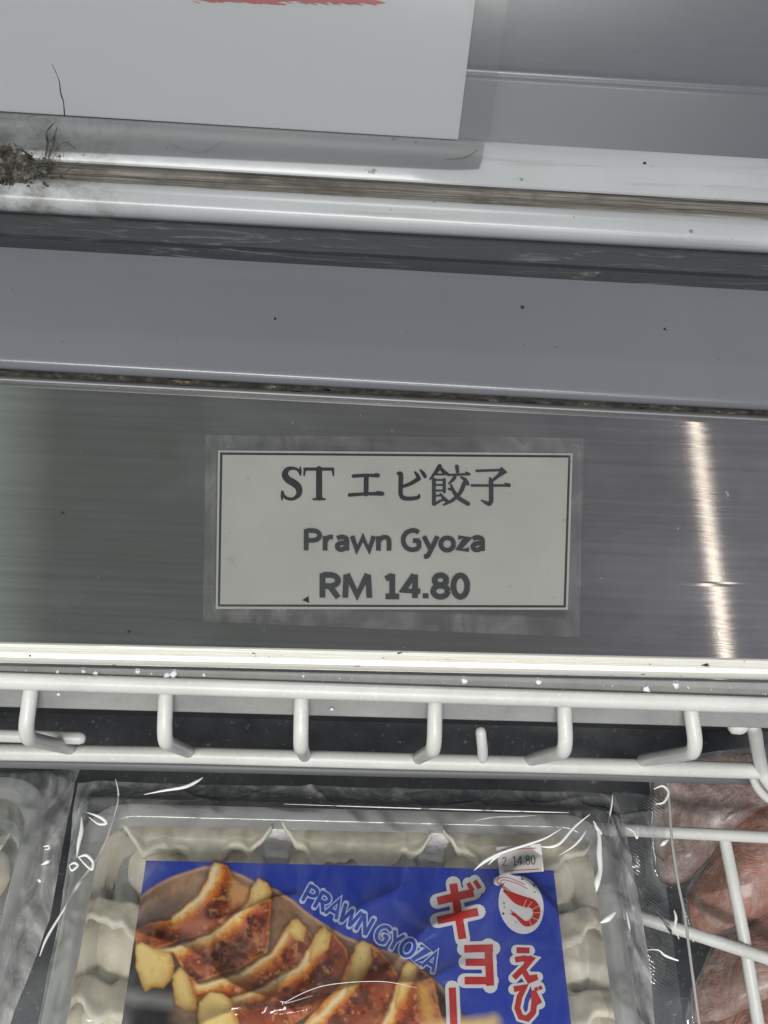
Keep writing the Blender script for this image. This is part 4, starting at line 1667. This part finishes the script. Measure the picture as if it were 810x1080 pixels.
for pts, r, h in (
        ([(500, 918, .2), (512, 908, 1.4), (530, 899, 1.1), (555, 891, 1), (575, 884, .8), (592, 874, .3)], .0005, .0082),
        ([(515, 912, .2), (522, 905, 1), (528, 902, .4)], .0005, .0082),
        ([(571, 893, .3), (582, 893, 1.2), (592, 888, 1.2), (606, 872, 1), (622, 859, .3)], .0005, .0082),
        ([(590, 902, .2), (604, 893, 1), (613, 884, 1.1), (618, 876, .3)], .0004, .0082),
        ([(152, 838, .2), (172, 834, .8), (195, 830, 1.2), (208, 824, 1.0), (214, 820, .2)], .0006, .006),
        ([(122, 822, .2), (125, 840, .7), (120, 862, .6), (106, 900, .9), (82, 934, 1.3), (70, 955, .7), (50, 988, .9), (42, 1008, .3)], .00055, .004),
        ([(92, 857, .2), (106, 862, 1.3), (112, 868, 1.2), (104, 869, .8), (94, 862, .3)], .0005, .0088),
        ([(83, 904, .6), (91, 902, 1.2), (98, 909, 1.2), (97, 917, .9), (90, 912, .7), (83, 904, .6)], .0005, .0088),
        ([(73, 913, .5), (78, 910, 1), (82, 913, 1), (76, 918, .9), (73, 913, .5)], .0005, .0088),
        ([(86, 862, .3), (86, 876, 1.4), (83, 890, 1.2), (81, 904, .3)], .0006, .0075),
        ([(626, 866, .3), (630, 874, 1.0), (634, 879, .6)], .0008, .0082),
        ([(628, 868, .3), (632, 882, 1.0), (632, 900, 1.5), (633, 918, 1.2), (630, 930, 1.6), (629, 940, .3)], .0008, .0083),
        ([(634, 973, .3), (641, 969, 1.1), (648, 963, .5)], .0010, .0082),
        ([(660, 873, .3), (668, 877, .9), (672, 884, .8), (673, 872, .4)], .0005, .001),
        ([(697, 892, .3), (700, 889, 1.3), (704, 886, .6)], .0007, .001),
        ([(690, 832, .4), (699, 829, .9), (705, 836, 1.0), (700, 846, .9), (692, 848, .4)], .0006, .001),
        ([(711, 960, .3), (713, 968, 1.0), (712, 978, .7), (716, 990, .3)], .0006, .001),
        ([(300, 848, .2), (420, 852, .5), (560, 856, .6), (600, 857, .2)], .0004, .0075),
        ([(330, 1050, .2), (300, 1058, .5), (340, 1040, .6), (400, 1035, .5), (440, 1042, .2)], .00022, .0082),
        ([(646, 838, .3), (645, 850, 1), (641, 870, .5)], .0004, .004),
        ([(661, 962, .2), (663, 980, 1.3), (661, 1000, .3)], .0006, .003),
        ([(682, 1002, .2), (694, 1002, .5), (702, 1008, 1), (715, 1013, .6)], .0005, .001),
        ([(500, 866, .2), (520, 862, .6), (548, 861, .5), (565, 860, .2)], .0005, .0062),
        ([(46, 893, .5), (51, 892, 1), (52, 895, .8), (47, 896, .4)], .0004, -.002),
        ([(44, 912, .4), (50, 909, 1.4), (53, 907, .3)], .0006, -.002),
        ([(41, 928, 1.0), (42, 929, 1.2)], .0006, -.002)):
    lobj('crease_glint', *fold(pts, r * .9, h), MAT['glint_white'], bag)
# thin raised edge of the bag
P = bezier([loc(x, y, -.004) for x, y in ((704, 826), (706, 850), (709, 890), (715, 930), (722, 965), (728, 1010), (738, 1085))], 8)
lobj('bag_edge', *tube(P, .0005, 8), MAT['fold'], bag)

# ---- the neighbouring pack at the left: a copy of the thing, its tray and its bag
g2 = gp.copy()
COL.objects.link(g2)
g2['label'] = 'second bagged gyoza tray at the left border, only its right corner in view'
da = at_z(43, 826, -.105)
src = np.array((PM @ Vector(tr(HW - .004, -.003, 0)))[:3])
g2.matrix_world = Matrix.Translation(Vector(da - src)) @ PM


def copy_part(o, parent):
    c = o.copy()
    COL.objects.link(c)
    c.parent = parent
    return c


t2 = copy_part(tray, g2)
for ch in list(tray.children):
    copy_part(ch, t2)
b2 = copy_part(bag, g2)
for k, px, py, rot, lab in ((1, -58, 912, -4, 'pale gyoza in the neighbouring tray at the left border of the view'),):
    place_dumpling(k, px, py, -.026, rot, (.95, 1, 1), lab)

# ================================================================== pink frozen packs on the right


def pillow(name, outline, z0, tilt, H, mat, label, seed):
    """soft pack: outline in pixels on a sloping plane, domed and lumpy"""
    P = np.array(bezier(outline + [outline[0]], 8)[:-1])
    c = P.mean(0)
    rings = 16
    V, F = [], []
    n = len(P)
    for k in range(rings):
        s = 1 - k / rings
        for i in range(n):
            q = c + (P[i] - c) * s
            w0 = at_z(q[0], q[1], z0 + tilt * (q[0] - 760) / 100)
            e = 1 - s
            hgt = H * (1 - (1 - e) ** 3.2)
            nn = mn.noise(Vector((w0[0] * 45, w0[1] * 45, seed)))
            V.append(w0 + dn * (hgt + .004 * nn * min(1, e * 4)))
            # the raised bag rim
    for k in range(rings - 1):
        for i in range(n):
            F.append((k * n + i, k * n + (i + 1) % n, (k + 1) * n + (i + 1) % n, (k + 1) * n + i))
    w0 = at_z(c[0], c[1], z0 + tilt * (c[0] - 760) / 100)
    V.append(w0 + dn * H)
    for i in range(n):
        F.append(((rings - 1) * n + i, (rings - 1) * n + (i + 1) % n, len(V) - 1))
    base = np.mean(V, 0)
    base[2] = min(v[2] for v in V)
    t = thing(name, label, 'frozen food pack', base, group='pink frozen packs beside the basket')
    obj('frozen_fillet', V, F, mat, t, base=base)
    # film margin round the pack
    RV, RF = [], []
    for i in range(n):
        for s, z in ((1.0, .0012), (1.05 + .03 * math.sin(i * .5 + seed), .0022), (1.09 + .04 * math.sin(i * .37 + seed), .0008)):
            q = c + (P[i] - c) * s
            RV.append(at_z(q[0], q[1], z0 + tilt * (q[0] - 760) / 100 + z))
    for i in range(n):
        j = (i + 1) % n
        for k in range(2):
            RF.append((i * 3 + k, j * 3 + k, j * 3 + k + 1, i * 3 + k + 1))
    obj('film_margin', RV, RF, MAT['seal'], t, base=base)
    E_ = [at_z(*(c + (P[i % n] - c) * (1.05 + .03 * math.sin((i % n) * .5 + seed))), z0 + tilt * ((c + (P[i % n] - c) * 1.05)[0] - 760) / 100 + .0022) for i in range(n + 1)]
    obj('film_edge', *tube(E_, .0004, 6), MAT['seal'], t, base=base)
    return t


pillow('frozen_pack', [(690, 815), (740, 800), (830, 795), (860, 830), (800, 855), (760, 890), (735, 925), (700, 930), (690, 880)], -.172, 0, .012, MAT['meat1'],
       'brownish pink frozen pack lying farthest back, under the upper cross wire', 3.1)
pillow('frozen_pack', [(725, 945), (745, 915), (765, 880), (800, 850), (860, 835), (900, 900), (880, 950), (820, 965), (775, 985), (735, 985)], -.166, .002, .016, MAT['meat2'],
       'reddest frozen pack, in the middle of the pile under the long wire', 5.7)
pillow('frozen_pack', [(735, 1040), (755, 1000), (790, 975), (830, 945), (900, 940), (920, 1060), (850, 1085), (780, 1075), (735, 1080)], -.160, .002, .016, MAT['meat3'],
       'rosy frozen pack in front of the reddest one, under the lower slanting wire', 9.2)
pillow('frozen_pack', [(742, 1100), (775, 1055), (815, 1025), (880, 1020), (900, 1150), (760, 1160)], -.156, .002, .016, MAT['meat2'],
       'frozen pack nearest the viewer at the lower right corner of the view', 12.4)
